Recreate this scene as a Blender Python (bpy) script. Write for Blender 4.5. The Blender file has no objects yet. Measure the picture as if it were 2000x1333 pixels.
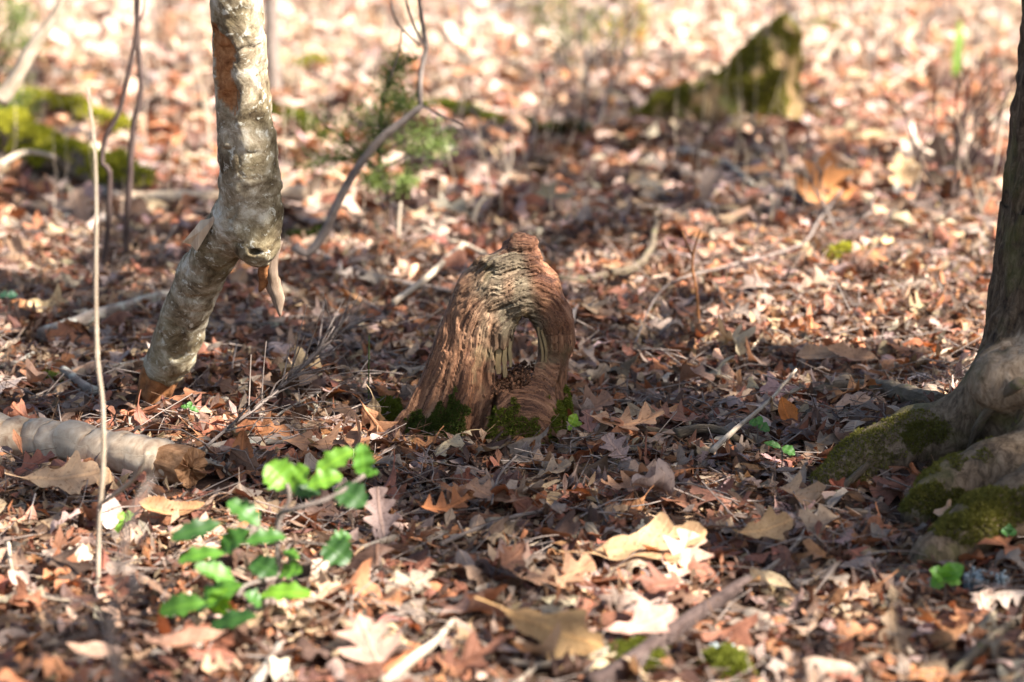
import bpy, math, random
import numpy as np
from mathutils import Vector, Matrix

random.seed(7)
rng = np.random.default_rng(11)
R = math.radians
scene = bpy.context.scene
C = scene.collection

# ------------------------------------------------------------------ camera, sky, sun, exposure
CAM_H = 1.30
PITCH = 13.8          # degrees below the horizon
FOCAL = 85.0
FPX = FOCAL / 36.0 * 2000.0
cam_d = bpy.data.cameras.new('camera')
cam = bpy.data.objects.new('camera', cam_d); C.objects.link(cam)
cam.location = (0, 0, CAM_H)
cam.rotation_euler = (R(90 - PITCH), 0, 0)
cam_d.lens = FOCAL; cam_d.sensor_width = 36; cam_d.clip_start = 0.05; cam_d.clip_end = 400
cam_d.dof.use_dof = True
cam_d.dof.focus_distance = 4.56
cam_d.dof.aperture_fstop = 2.4
scene.camera = cam

SUN_EL, SUN_AZ = 43.0, -27.0     # azimuth measured from +X towards +Y
SUN = Vector((math.cos(R(SUN_EL)) * math.cos(R(SUN_AZ)), math.cos(R(SUN_EL)) * math.sin(R(SUN_AZ)), math.sin(R(SUN_EL))))
world = bpy.data.worlds.new("World"); scene.world = world
world.use_nodes = True
wn = world.node_tree.nodes; wl = world.node_tree.links
bg = wn['Background']; bg.inputs['Strength'].default_value = 0.050
sky = wn.new('ShaderNodeTexSky'); sky.sky_type = 'NISHITA'; sky.sun_disc = False
sky.sun_elevation = R(SUN_EL); sky.sun_rotation = R(90 - SUN_AZ)
sky.air_density = 1.0; sky.dust_density = 2.0; sky.ozone_density = 0.6
wl.new(sky.outputs[0], bg.inputs['Color'])
sun_d = bpy.data.lights.new('sun', 'SUN'); sun_d.energy = 5.0; sun_d.angle = R(0.53); sun_d.color = (1.0, 0.93, 0.84)
sun = bpy.data.objects.new('sun', sun_d); C.objects.link(sun)
sun.rotation_euler = SUN.to_track_quat('Z', 'Y').to_euler()
scene.view_settings.view_transform = 'Standard'
scene.view_settings.look = 'None'
scene.view_settings.gamma = 1.0
scene.view_settings.use_curve_mapping = False
scene.view_settings.exposure = 2.42
scene.render.engine = 'CYCLES'
scene.cycles.use_denoising = True
scene.cycles.max_bounces = 6
scene.cycles.diffuse_bounces = 3
scene.cycles.transmission_bounces = 3
scene.cycles.transparent_max_bounces = 4
scene.cycles.sample_clamp_indirect = 6.0

# ------------------------------------------------------------------ noise
def _hash(ix, iy, iz, seed):
    h = (ix.astype(np.int64) * 374761393 + iy.astype(np.int64) * 668265263 + iz.astype(np.int64) * 2147483647 + seed * 1274126177) & 0xFFFFFFFF
    h = ((h ^ (h >> 13)) * 1274126177) & 0xFFFFFFFF
    h = (h ^ (h >> 16)) & 0xFFFFFFFF
    h = (h * 2654435761) & 0xFFFFFFFF
    return ((h >> 8) & 0xFFFF) / 32767.5 - 1.0

def vnoise(x, y, z, seed=0):
    x, y, z = np.broadcast_arrays(np.asarray(x, float), np.asarray(y, float), np.asarray(z, float))
    xi = np.floor(x); yi = np.floor(y); zi = np.floor(z)
    fx = x - xi; fy = y - yi; fz = z - zi
    fx = fx * fx * (3 - 2 * fx); fy = fy * fy * (3 - 2 * fy); fz = fz * fz * (3 - 2 * fz)
    r = 0
    for dx in (0, 1):
        wx = fx if dx else 1 - fx
        for dy in (0, 1):
            wy = fy if dy else 1 - fy
            for dz in (0, 1):
                wz = fz if dz else 1 - fz
                r = r + wx * wy * wz * _hash(xi + dx, yi + dy, zi + dz, seed)
    return r

def fbm(x, y, z, seed=0, octaves=3):
    a = 1.0; r = 0; s = 0
    for o in range(octaves):
        r = r + a * vnoise(x * 2 ** o, y * 2 ** o, z * 2 ** o, seed + o * 17); s += a; a *= 0.5
    return r / s

# ------------------------------------------------------------------ terrain and pixel helpers (pixels of the 2000 x 1333 photograph)
TREE_X, TREE_Y = 1.06, 4.52
def H(x, y):
    x = np.asarray(x, float); y = np.asarray(y, float)
    h = 0.030 * fbm(x * 0.9, y * 0.9, 0.3, 3, 2) + 0.012 * vnoise(x * 3.1, y * 3.1, 0.7, 9)
    h = h * np.clip((y - 2.0) / 2.0, 0.3, 1.0)
    h = h + 0.10 * np.exp(-(((x - TREE_X) / 0.36) ** 2 + ((y - TREE_Y + 0.1) / 0.42) ** 2))
    h = h + 0.02 * np.clip(y - 9, 0, 60) * 0.6 * np.exp(-((x + 2) / 30) ** 2)
    return h

cp, sp = math.cos(R(PITCH)), math.sin(R(PITCH))
def ray(px, py):
    a = (px - 1000.0) / FPX; b = -(py - 666.5) / FPX
    return np.array([a, cp + b * sp, -sp + b * cp])
def at(px, py, Y):
    d = ray(px, py); t = Y / d[1]
    return Vector((d[0] * t, Y, CAM_H + d[2] * t))
def gp(px, py, dz=0.0):
    d = ray(px, py); z = 0.0
    for _ in range(8):
        t = (z - CAM_H) / d[2]
        z = float(H(d[0] * t, d[1] * t)) + dz
    t = (z - CAM_H) / d[2]
    return Vector((d[0] * t, d[1] * t, z))
def px_m(v):     # metres per photo pixel at a point
    return (v[1] * cp + (CAM_H - v[2]) * sp) / FPX
def proj(P):     # numpy Nx3 -> photo pixels
    dz = P[:, 2] - CAM_H
    depth = P[:, 1] * cp - dz * sp
    up = P[:, 1] * sp + dz * cp
    return 1000 + FPX * P[:, 0] / depth, 666.5 - FPX * up / depth, depth

# ------------------------------------------------------------------ mesh helpers
def new_mesh(name, V, F, mat=None, attrs=None, smooth=True):
    V = np.asarray(V, np.float32).reshape(-1, 3); F = np.asarray(F, np.int32)
    k = F.shape[1]
    me = bpy.data.meshes.new(name)
    me.vertices.add(len(V)); me.vertices.foreach_set('co', V.ravel())
    me.loops.add(F.size); me.loops.foreach_set('vertex_index', F.ravel())
    me.polygons.add(len(F))
    me.polygons.foreach_set('loop_start', np.arange(0, F.size, k, dtype=np.int32))
    me.polygons.foreach_set('use_smooth', np.full(len(F), smooth))
    for an, arr in (attrs or {}).items():
        arr = np.asarray(arr, np.float32)
        if arr.ndim == 1:
            a = me.attributes.new(an, 'FLOAT', 'POINT'); a.data.foreach_set('value', arr)
        elif arr.shape[1] == 3:
            a = me.attributes.new(an, 'FLOAT_VECTOR', 'POINT'); a.data.foreach_set('vector', arr.ravel())
        else:
            a = me.attributes.new(an, 'FLOAT_COLOR', 'POINT'); a.data.foreach_set('color', arr.ravel())
    me.update(calc_edges=True)
    if mat: me.materials.append(mat)
    return me

def link(name, me, parent=None, loc=None):
    o = bpy.data.objects.new(name, me); C.objects.link(o)
    if loc is not None: o.location = loc
    if parent is not None: o.parent = parent
    return o
def tag(o, label=None, cat=None, group=None, kind=None):
    if label: o['label'] = label
    if cat: o['category'] = cat
    if group: o['group'] = group
    if kind: o['kind'] = kind
    return o
def empty(name, loc):
    o = bpy.data.objects.new(name, None); C.objects.link(o); o.location = loc; o.empty_display_size = 0.05
    return o

class Bag:
    def __init__(s): s.V = []; s.F = []; s.A = {}; s.n = 0
    def add(s, V, F, **a):
        V = np.asarray(V, float).reshape(-1, 3)
        s.V.append(V); s.F.append(np.asarray(F, int) + s.n); s.n += len(V)
        for k, v in a.items():
            v = np.asarray(v, float)
            s.A.setdefault(k, []).append(v if v.ndim > 1 or len(v) == len(V) else np.tile(v, (len(V), 1)))
    def mesh(s, name, mat, smooth=True, origin=None):
        V = np.concatenate(s.V)
        if origin is not None: V = V - np.array(origin)
        return new_mesh(name, V, np.concatenate(s.F), mat, {k: np.concatenate(v) for k, v in s.A.items()}, smooth)

def catmull(P, Rr, step):
    P = [Vector(p) for p in P]
    if len(P) == 2: P = [P[0], (P[0] + P[1]) / 2, P[1]]; Rr = [Rr[0], (Rr[0] + Rr[1]) / 2, Rr[1]]
    out, rad = [], []
    for i in range(len(P) - 1):
        p0 = P[max(i - 1, 0)]; p1 = P[i]; p2 = P[i + 1]; p3 = P[min(i + 2, len(P) - 1)]
        n = max(2, int((p2 - p1).length / step))
        for k in range(n + (1 if i == len(P) - 2 else 0)):
            t = k / n
            out.append(0.5 * ((2 * p1) + (p2 - p0) * t + (2 * p0 - 5 * p1 + 4 * p2 - p3) * t * t + (3 * p1 - p0 - 3 * p2 + p3) * t ** 3))
            rad.append(Rr[i] + (Rr[i + 1] - Rr[i]) * t)
    return out, rad

def tube(P, Rr, sides=8, step=0.03, rough=0.12, seed=0, cap=True, freq=1.0, wobble=0.0):
    """closed tube along a smooth path: returns V, F, and the grain coordinate (along, around, radius)"""
    pts, rad = catmull(P, Rr, step)
    pts = np.array([list(p) for p in pts]); rad = np.array(rad)
    n = len(pts)
    if wobble:
        s_ = np.arange(n) * 0.35 * freq
        pts = pts + wobble * rad[:, None] * np.stack([vnoise(s_, seed, 1.5, 5), vnoise(s_, seed, 7.5, 6), vnoise(s_, seed, 11.5, 7)], 1)
    T = np.gradient(pts, axis=0); T /= np.linalg.norm(T, axis=1)[:, None] + 1e-9
    up = np.array([0.13, 0.31, 0.94]) if abs(T[0, 2]) < 0.9 else np.array([1.0, 0.1, 0.0])
    N = np.cross(T, up); N /= np.linalg.norm(N, axis=1)[:, None] + 1e-9
    B = np.cross(T, N)
    L = np.concatenate([[0], np.cumsum(np.linalg.norm(np.diff(pts, axis=0), axis=1))])
    th = np.arange(sides) / sides * 2 * math.pi
    c, s = np.cos(th), np.sin(th)
    rr = rad[:, None] * (1 + rough * fbm(c[None] * 1.7 * freq + seed, s[None] * 1.7 * freq, (L / max(rad.max(), 1e-4))[:, None] * 0.5 * freq, seed, 3) * 1.8)
    V = pts[:, None] + rr[..., None] * (c[None, :, None] * N[:, None] + s[None, :, None] * B[:, None])
    G = np.stack([np.repeat(L[:, None], sides, 1), np.tile(th * 1.0, (n, 1)), rr], -1).reshape(-1, 3)
    V = V.reshape(-1, 3)
    i = np.arange(n - 1)[:, None] * sides; j = np.arange(sides)[None]; j2 = (j + 1) % sides
    F = np.stack([i + j, i + sides + j, i + sides + j2, i + j2], -1).reshape(-1, 4)
    if cap:
        k = len(V); V = np.vstack([V, pts[0], pts[-1]]); G = np.vstack([G, [0, 0, 0], [L[-1], 0, 0]])
        jj = np.arange(sides)
        f1 = np.stack([np.full(sides, k), jj, (jj + 1) % sides, (jj + 1) % sides], -1)
        # caps as quads that reuse the centre are not valid, build them pairwise
        F1 = []
        for a in range(0, sides, 2):
            F1.append([k, a, (a + 1) % sides, (a + 2) % sides])
            e = (n - 1) * sides
            F1.append([k + 1, e + (a + 2) % sides, e + (a + 1) % sides, e + a])
        F = np.vstack([F, F1])
    return V, F[:, ::-1], G

# ---- surface nets from a signed distance function
def surface_nets(f, lo, h):
    s = f < 0
    nx, ny, nz = f.shape
    cnt = np.zeros((nx - 1, ny - 1, nz - 1)); acc = np.zeros((nx - 1, ny - 1, nz - 1, 3))
    def corner(a): return f[a[0]:nx - 1 + a[0], a[1]:ny - 1 + a[1], a[2]:nz - 1 + a[2]]
    cs = [(i, j, k) for i in (0, 1) for j in (0, 1) for k in (0, 1)]
    tot = sum(corner(c) < 0 for c in cs)
    act = (tot > 0) & (tot < 8)
    idx = np.argwhere(act)
    I, J, K = idx.T
    cnt = np.zeros(len(idx)); acc = np.zeros((len(idx), 3))
    for a in cs:
        for ax in range(3):
            if a[ax]: continue
            b = list(a); b[ax] = 1
            fa = f[I + a[0], J + a[1], K + a[2]]; fb = f[I + b[0], J + b[1], K + b[2]]
            m = (fa < 0) != (fb < 0)
            t = np.where(m, fa / np.where(m, fa - fb, 1), 0)
            p = np.tile(np.array(a, float), (len(idx), 1)); p[:, ax] += t
            acc += p * m[:, None]; cnt += m
    V = (idx + acc / cnt[:, None]) * h + np.array(lo)
    vid = -np.ones(act.shape, int); vid[I, J, K] = np.arange(len(idx))
    faces = []
    for ax in range(3):
        o1, o2 = [a for a in range(3) if a != ax]
        sl0 = [slice(1, -1)] * 3; sl0[ax] = slice(0, -1)
        sl1 = [slice(1, -1)] * 3; sl1[ax] = slice(1, None)
        A = s[tuple(sl0)]; B_ = s[tuple(sl1)]
        e = np.argwhere(A != B_)
        if not len(e): continue
        sgn = A[tuple(e.T)]
        base = e.copy(); base[:, o1] += 1; base[:, o2] += 1
        def cell(d1, d2):
            c = base.copy(); c[:, o1] -= d1; c[:, o2] -= d2
            return vid[c[:, 0], c[:, 1], c[:, 2]]
        q = np.stack([cell(1, 1), cell(0, 1), cell(0, 0), cell(1, 0)], 1)
        flip = sgn if ax != 1 else ~sgn
        q = np.where(flip[:, None], q, q[:, ::-1])
        faces.append(q)
    F = np.vstack(faces); F = F[(F >= 0).all(1)]
    a, b, c, d = (V[F[:, k]] for k in range(4))
    if (np.cross(c - a, d - b) * (a - V.mean(0))).sum() < 0: F = F[:, ::-1]
    return V, F
def grid(lo, hi, h):
    ax = [np.arange(a, b + h, h) for a, b in zip(lo, hi)]
    return np.meshgrid(*ax, indexing='ij')
def smin(a, b, k):
    t = np.clip(0.5 + 0.5 * (b - a) / k, 0, 1)
    return b + (a - b) * t - k * t * (1 - t)
def smax(a, b, k): return -smin(-a, -b, k)
def capsule(X, Y, Z, a, b, ra, rb):
    a = np.array(a, float); b = np.array(b, float); d = b - a; L2 = (d ** 2).sum() + 1e-12
    t = np.clip(((X - a[0]) * d[0] + (Y - a[1]) * d[1] + (Z - a[2]) * d[2]) / L2, 0, 1)
    return np.sqrt((X - a[0] - t * d[0]) ** 2 + (Y - a[1] - t * d[1]) ** 2 + (Z - a[2] - t * d[2]) ** 2) - (ra + (rb - ra) * t)
def chain(X, Y, Z, pts, k=0.01):
    f = None
    for p, q in zip(pts[:-1], pts[1:]):
        c = capsule(X, Y, Z, p[:3], q[:3], p[3], q[3])
        f = c if f is None else smin(f, c, k)
    return f
def ellipsoid(X, Y, Z, c, r):
    q = np.sqrt(((X - c[0]) / r[0]) ** 2 + ((Y - c[1]) / r[1]) ** 2 + ((Z - c[2]) / r[2]) ** 2)
    return (q - 1) * min(r)

# ------------------------------------------------------------------ materials
class NT:
    def __init__(s, name):
        s.m = bpy.data.materials.new(name); s.m.use_nodes = True
        s.t = s.m.node_tree; s.n = s.t.nodes; s.l = s.t.links
        s.b = s.n['Principled BSDF']; s.out = s.n['Material Output']
    def node(s, typ, **kw):
        n = s.n.new(typ)
        for k, v in kw.items():
            if k.startswith('_'): setattr(n, k[1:], v)
            else: n.inputs[k.replace('__', ' ')].default_value = v
        return n
    def attr(s, name, out='Vector'):
        n = s.n.new('ShaderNodeAttribute'); n.attribute_name = name; return n.outputs[out]
    def obj(s): return s.node('ShaderNodeTexCoord').outputs['Object']
    def map(s, vec, scale):
        n = s.node('ShaderNodeMapping'); n.inputs['Scale'].default_value = scale; s.l.new(vec, n.inputs['Vector']); return n.outputs[0]
    def noise(s, vec, scale, detail=4, rough=0.6, dist=0.0):
        n = s.node('ShaderNodeTexNoise', Scale=scale, Detail=detail, Roughness=rough, Distortion=dist); s.l.new(vec, n.inputs['Vector']); return n.outputs['Fac']
    def ramp(s, fac, stops):
        n = s.node('ShaderNodeValToRGB'); e = n.color_ramp.elements
        while len(e) < len(stops): e.new(0.5)
        for el, (p, c) in zip(e, stops):
            el.position = p; el.color = (c if len(c) == 4 else (*c, 1)) if not isinstance(c, (int, float)) else (c, c, c, 1)
        s.l.new(fac, n.inputs[0]); return n.outputs[0]
    def mix(s, fac, a, b, mode='MIX'):
        n = s.node('ShaderNodeMix', _data_type='RGBA', _blend_type=mode)
        for i, v in ((0, fac), (6, a), (7, b)):
            if isinstance(v, (int, float)): n.inputs[i].default_value = v
            elif isinstance(v, tuple): n.inputs[i].default_value = (*v, 1) if len(v) == 3 else v
            else: s.l.new(v, n.inputs[i])
        return n.outputs[2]
    def math(s, op, a, b=0.0, clamp=False):
        n = s.node('ShaderNodeMath', _operation=op, _use_clamp=clamp)
        for i, v in ((0, a), (1, b)):
            if isinstance(v, (int, float)): n.inputs[i].default_value = v
            else: s.l.new(v, n.inputs[i])
        return n.outputs[0]
    def sep(s, v):
        n = s.node('ShaderNodeSeparateXYZ'); s.l.new(v, n.inputs[0]); return n.outputs
    def set(s, col=None, rough=None, h=None, dist=0.002, strength=0.6, spec=None):
        if col is not None:
            if isinstance(col, tuple): s.b.inputs['Base Color'].default_value = (*col, 1)
            else: s.l.new(col, s.b.inputs['Base Color'])
        if rough is not None:
            if isinstance(rough, (int, float)): s.b.inputs['Roughness'].default_value = rough
            else: s.l.new(rough, s.b.inputs['Roughness'])
        if spec is not None: s.b.inputs['Specular IOR Level'].default_value = spec
        if h is not None:
            bn = s.node('ShaderNodeBump', Strength=strength, Distance=dist); s.l.new(h, bn.inputs['Height']); s.l.new(bn.outputs[0], s.b.inputs['Normal'])
            s.bump = bn.outputs[0]
        return s.m
    def translucent(s, col, fac):
        tr = s.node('ShaderNodeBsdfTranslucent'); s.l.new(col, tr.inputs['Color'])
        mx = s.node('ShaderNodeMixShader'); mx.inputs[0].default_value = fac
        s.l.new(s.b.outputs[0], mx.inputs[1]); s.l.new(tr.outputs[0], mx.inputs[2]); s.l.new(mx.outputs[0], s.out.inputs['Surface'])

def m_leaf():
    t = NT('dry_leaf'); col = t.attr('col', 'Color'); uv = t.attr('luv')
    x, y, z = t.sep(uv)
    n1 = t.noise(uv, 3.0, 4, 0.65); n2 = t.noise(uv, 22.0, 2, 0.6)
    c = t.mix(t.ramp(n1, [(0.35, 0.0), (0.7, 1.0)]), t.mix(1.0, col, (0.72, 0.66, 0.62), 'MULTIPLY'), t.mix(1.0, col, (1.12, 1.1, 1.06), 'MULTIPLY'))
    c = t.mix(t.ramp(n2, [(0.57, 0.0), (0.66, 0.65)]), c, t.mix(1.0, c, (0.45, 0.38, 0.33), 'MULTIPLY'))
    ax = t.math('ABSOLUTE', x)
    mid = t.ramp(ax, [(0.012, 1.0), (0.035, 0.0)])
    sv = t.math('FRACT', t.math('MULTIPLY', t.math('SUBTRACT', y, t.math('MULTIPLY', ax, 0.75)), 8.0))
    side = t.ramp(sv, [(0.03, 1.0), (0.10, 0.0)])
    vein = t.math('MAXIMUM', mid, t.math('MULTIPLY', side, 0.55))
    c2 = t.mix(t.math('MULTIPLY', vein, 0.6), c, t.mix(1.0, c, (1.5, 1.4, 1.25), 'MULTIPLY'))
    hh = t.math('ADD', vein, t.math('MULTIPLY', n1, 1.6))
    t.set(c2, 0.62, hh, 0.0025, 0.7, spec=0.28)
    t.translucent(t.mix(1.0, c2, (1.12, 0.74, 0.50), 'MULTIPLY'), 0.25)
    return t.m
def m_green(name, base, tip, tr=0.35, rough=0.3):
    t = NT(name); uv = t.attr('luv'); x, y, z = t.sep(uv)
    col = t.attr('col', 'Color')
    n1 = t.noise(uv, 3.0, 3)
    ax = t.math('ABSOLUTE', x)
    mid = t.ramp(ax, [(0.015, 1.0), (0.05, 0.0)])
    c = t.mix(n1, t.mix(1.0, col, (0.8, 0.85, 0.8), 'MULTIPLY'), t.mix(1.0, col, (1.2, 1.15, 1.1), 'MULTIPLY'))
    c = t.mix(t.math('MULTIPLY', mid, 0.5), c, t.mix(1.0, c, (1.8, 1.6, 1.4), 'MULTIPLY'))
    t.set(c, rough, t.math('ADD', n1, mid), 0.001, 0.5, spec=0.5)
    t.translucent(t.mix(1.0, c, (1.9, 1.9, 0.5), 'MULTIPLY'), tr)
    return t.m
def m_bark(name, dark, mid, pale, scale=1.0, stretch=(4, 30, 30), rough=0.85, lichen=None, band=0.0, dist=0.003, lichen_amt=(0.52, 0.6)):
    """bark or weathered wood, grain running along the tube axis (gr = along, around)"""
    t = NT(name); g = t.attr('gr'); o = t.obj()
    n1 = t.noise(t.map(o, (9 * scale,) * 3), 1.0, 5, 0.6)
    gx, gy, gz = t.sep(g)
    cy = t.node('ShaderNodeCombineXYZ'); t.l.new(t.math('MULTIPLY', gx, stretch[0] * scale), cy.inputs[0])
    t.l.new(t.math('MULTIPLY', t.math('SINE', gy), stretch[1] * 0.12), cy.inputs[1]); t.l.new(t.math('MULTIPLY', t.math('COSINE', gy), stretch[1] * 0.12), cy.inputs[2])
    n2 = t.noise(cy.outputs[0], 1.6, 6, 0.65, 0.4)
    c = t.ramp(n2, [(0.3, dark), (0.5, mid), (0.72, pale)])
    c = t.mix(t.ramp(n1, [(0.4, 0.0), (0.65, 0.55)]), c, pale)
    if lichen:
        n3 = t.noise(t.map(o, (17 * scale,) * 3), 1.0, 5, 0.7)
        c = t.mix(t.ramp(n3, [(lichen_amt[0], 0.0), (lichen_amt[1], 0.8)]), c, lichen)
    h = n2
    if band:
        wv = t.noise(t.map(cy.outputs[0], (band, 0.12, 0.12)), 1.0, 3, 0.5)
        ln = t.ramp(wv, [(0.58, 0.0), (0.66, 1.0)])
        c = t.mix(t.math('MULTIPLY', ln, 0.5), c, dark)
    t.set(c, rough, h, dist, 0.8, spec=0.2)
    return t.m
def m_plain(name, c1, c2, scale=40, rough=0.8, dist=0.002, coord='obj'):
    t = NT(name); n1 = t.noise(t.obj(), scale, 5, 0.65)
    t.set(t.mix(t.ramp(n1, [(0.3, 0.0), (0.7, 1.0)]), c1, c2), rough, n1, dist, 0.8, spec=0.2)
    return t.m
def m_moss(name, dark, bright):
    t = NT(name); n1 = t.noise(t.obj(), 25, 4, 0.7); rnd = t.attr('rnd', 'Fac')
    c = t.mix(t.math('MULTIPLY', t.math('ADD', n1, rnd), 0.62, True), dark, bright)
    t.set(c, 0.8, None, spec=0.15)
    t.translucent(t.mix(1.0, c, (1.4, 1.4, 0.6), 'MULTIPLY'), 0.3)
    return t.m
M = {}
M['leaf'] = m_leaf()
M['holly'] = m_green('holly_leaf', None, None, 0.38, 0.5)
M['twig'] = m_bark('grey_twig', (0.055, 0.04, 0.034), (0.145, 0.11, 0.092), (0.28, 0.235, 0.205), 3.0)
M['twig_pale'] = m_bark('pale_twig', (0.15, 0.11, 0.075), (0.31, 0.24, 0.17), (0.48, 0.41, 0.33), 3.0)
M['twig_dark'] = m_bark('dark_twig', (0.015, 0.010, 0.009), (0.045, 0.028, 0.024), (0.10, 0.07, 0.06), 3.0)
M['stick'] = m_bark('weathered_stick', (0.05, 0.04, 0.035), (0.16, 0.125, 0.10), (0.30, 0.25, 0.21), 2.0, lichen=(0.33, 0.34, 0.29))
M['log'] = m_bark('pale_log_bark', (0.22, 0.13, 0.078), (0.41, 0.30, 0.20), (0.56, 0.46, 0.34), 1.0, stretch=(55, 8, 8), band=0.6, dist=0.0015)
M['birch'] = m_bark('mottled_bark', (0.13, 0.10, 0.065), (0.27, 0.225, 0.15), (0.45, 0.41, 0.34), 1.0, stretch=(26, 9, 9), lichen=(0.46, 0.46, 0.40), band=0.5, dist=0.002, lichen_amt=(0.50, 0.60))
M['tree'] = m_bark('dark_furrowed_bark', (0.025, 0.017, 0.012), (0.075, 0.052, 0.035), (0.16, 0.115, 0.08), 1.0, stretch=(9, 30, 30), lichen=(0.11, 0.10, 0.035), dist=0.012)
M['root'] = m_bark('root_bark', (0.03, 0.021, 0.014), (0.095, 0.070, 0.046), (0.20, 0.155, 0.11), 1.6, stretch=(22, 22, 22), lichen=(0.10, 0.11, 0.03), dist=0.006, lichen_amt=(0.55, 0.66))
M['rot'] = m_plain('rotten_orange_wood', (0.10, 0.035, 0.014), (0.34, 0.15, 0.058), 60, 0.9, 0.004)
M['splint'] = m_bark('splintered_wood', (0.06, 0.035, 0.02), (0.18, 0.12, 0.08), (0.34, 0.26, 0.20), 2.0, stretch=(10, 60, 60))
M['endwood'] = m_plain('broken_wood', (0.17, 0.075, 0.03), (0.40, 0.22, 0.11), 70, 0.9, 0.003)
M['moss'] = m_moss('moss', (0.035, 0.045, 0.006), (0.15, 0.16, 0.02))
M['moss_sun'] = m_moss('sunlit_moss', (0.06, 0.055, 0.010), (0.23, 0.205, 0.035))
M['moss_olive'] = m_moss('olive_moss', (0.05, 0.042, 0.012), (0.17, 0.155, 0.035))
M['moss_bright'] = m_moss('bright_moss', (0.10, 0.105, 0.012), (0.37, 0.345, 0.03))
M['moss_dark'] = m_moss('dark_moss', (0.018, 0.028, 0.006), (0.08, 0.10, 0.018))
M['needle'] = m_moss('evergreen_needles', (0.045, 0.065, 0.022), (0.17, 0.22, 0.065))
M['straw'] = m_moss('dry_straw', (0.30, 0.22, 0.16), (0.60, 0.50, 0.40))
M['crumb'] = m_plain('litter_crumbs', (0.035, 0.02, 0.013), (0.20, 0.11, 0.06), 90, 0.9, 0.003)
M['lichen'] = m_plain('pale_lichen', (0.16, 0.20, 0.20), (0.36, 0.40, 0.40), 90, 0.9, 0.003)
M['shade_canopy'] = m_moss('shade_canopy_leaves', (0.03, 0.05, 0.015), (0.08, 0.12, 0.03))
def m_soil():
    t = NT('forest_soil'); o = t.obj(); n = t.noise(o, 30, 6, 0.7); n2 = t.noise(o, 2.2, 3)
    c = t.ramp(n, [(0.3, (0.02, 0.012, 0.008)), (0.6, (0.07, 0.04, 0.027)), (0.8, (0.17, 0.10, 0.065))])
    return t.set(c, 0.95, n, 0.01, 1.0, spec=0.1)
M['soil'] = m_soil()

# ------------------------------------------------------------------ ground
gx = np.concatenate([-np.geomspace(80, 3.1, 22), np.linspace(-3, 3, 121), np.geomspace(3.1, 80, 22)])
gy = np.concatenate([-np.geomspace(60, 1, 12), np.linspace(0, 16, 260), np.geomspace(16.5, 160, 26)])
X, Y = np.meshgrid(gx, gy, indexing='ij')
Z = H(X, Y)
nx, ny = X.shape
ii, jj = np.meshgrid(np.arange(nx - 1), np.arange(ny - 1), indexing='ij')
a = (ii * ny + jj).ravel()
ground = link('ground', new_mesh('ground', np.stack([X, Y, Z], -1).reshape(-1, 3), np.stack([a, a + ny, a + ny + 1, a + 1], 1), M['soil']))
tag(ground, 'dark forest soil under the leaf litter', kind='structure')

# ------------------------------------------------------------------ leaf templates
def leaf_template(kind, nt, nu):
    """grid of (u across -1..1, t along 0..1) -> x (width), y (length), slanted lobes; petiole included"""
    t = np.linspace(0, 1, nt)
    if kind == 'red_oak':
        base = np.sin(np.pi * np.clip(t, 0, 1) ** 0.85) ** 0.7
        ph = (t * 3.3 + 0.22) % 1.0
        lob = 0.13 + 0.87 * np.clip(1 - np.abs(ph - 0.62) / 0.36, 0, 1) ** 0.8
        w = 0.36 * base * lob + 0.025; slant = 0.42
    elif kind == 'broad_oak':
        base = np.interp(t, [0, .15, .35, .6, .8, .93, 1], [0, .28, .62, 1.0, .62, .22, 0])
        ph = (t * 2.6 + 0.25) % 1.0
        lob = 0.50 + 0.50 * np.clip(1 - np.abs(ph - 0.66) / 0.4, 0, 1)
        w = 0.40 * base * lob + 0.012; slant = 0.36
    elif kind == 'white_oak':
        base = np.sin(np.pi * np.clip(t, 0, 1) ** 1.25) ** 0.6
        lob = 0.50 + 0.50 * np.sin(t * 2 * np.pi * 3.6 - 0.6)
        w = 0.31 * base * (0.34 + 0.66 * lob) + 0.015; slant = 0.30
    elif kind == 'beech':
        w = 0.26 * np.sin(np.pi * t ** 0.9) ** 0.75 * (1 + 0.05 * np.sin(t * 50)) + 0.004; slant = 0.06
    elif kind == 'maple':
        base = np.interp(t, [0, .12, .3, .4, .5, .62, .7, .8, 1], [.05, .55, .60, .18, .30, .46, .14, .16, 0])
        w = base * 0.85 + 0.004; slant = 0.42
    elif kind == 'chestnut':
        w = 0.17 * np.sin(np.pi * t ** 0.8) ** 0.8 * (1 + 0.10 * (((t * 12) % 1) - 0.5)) + 0.003; slant = 0.1
    elif kind == 'holly':
        base = np.sin(np.pi * np.clip(t, 0, 1)) ** 0.62
        ph = (t * 4.2 + 0.25) % 1.0
        w = 0.29 * base * (0.80 + 0.32 * np.abs(2 * ph - 1) ** 1.4) + 0.003; slant = 0.08
    np_ = 3
    tp = np.linspace(-0.26, -0.04, np_) if kind != 'holly' else np.array([-0.08, -0.04, -0.01])
    tt = np.concatenate([tp, t]); ww = np.concatenate([np.full(np_, 0.007), w])
    u = np.linspace(-1, 1, nu)
    Uu, Tt = np.meshgrid(u, tt)
    Wd = np.repeat(ww[:, None], nu, 1)
    x = Uu * Wd
    y = Tt + slant * np.abs(x) - 0.5
    n_t = len(tt)
    i, j = np.meshgrid(np.arange(n_t - 1), np.arange(nu - 1), indexing='ij')
    q = (i * nu + j).ravel()
    F = np.stack([q, q + 1, q + nu + 1, q + nu], 1)
    return x.ravel(), y.ravel(), F

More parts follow.
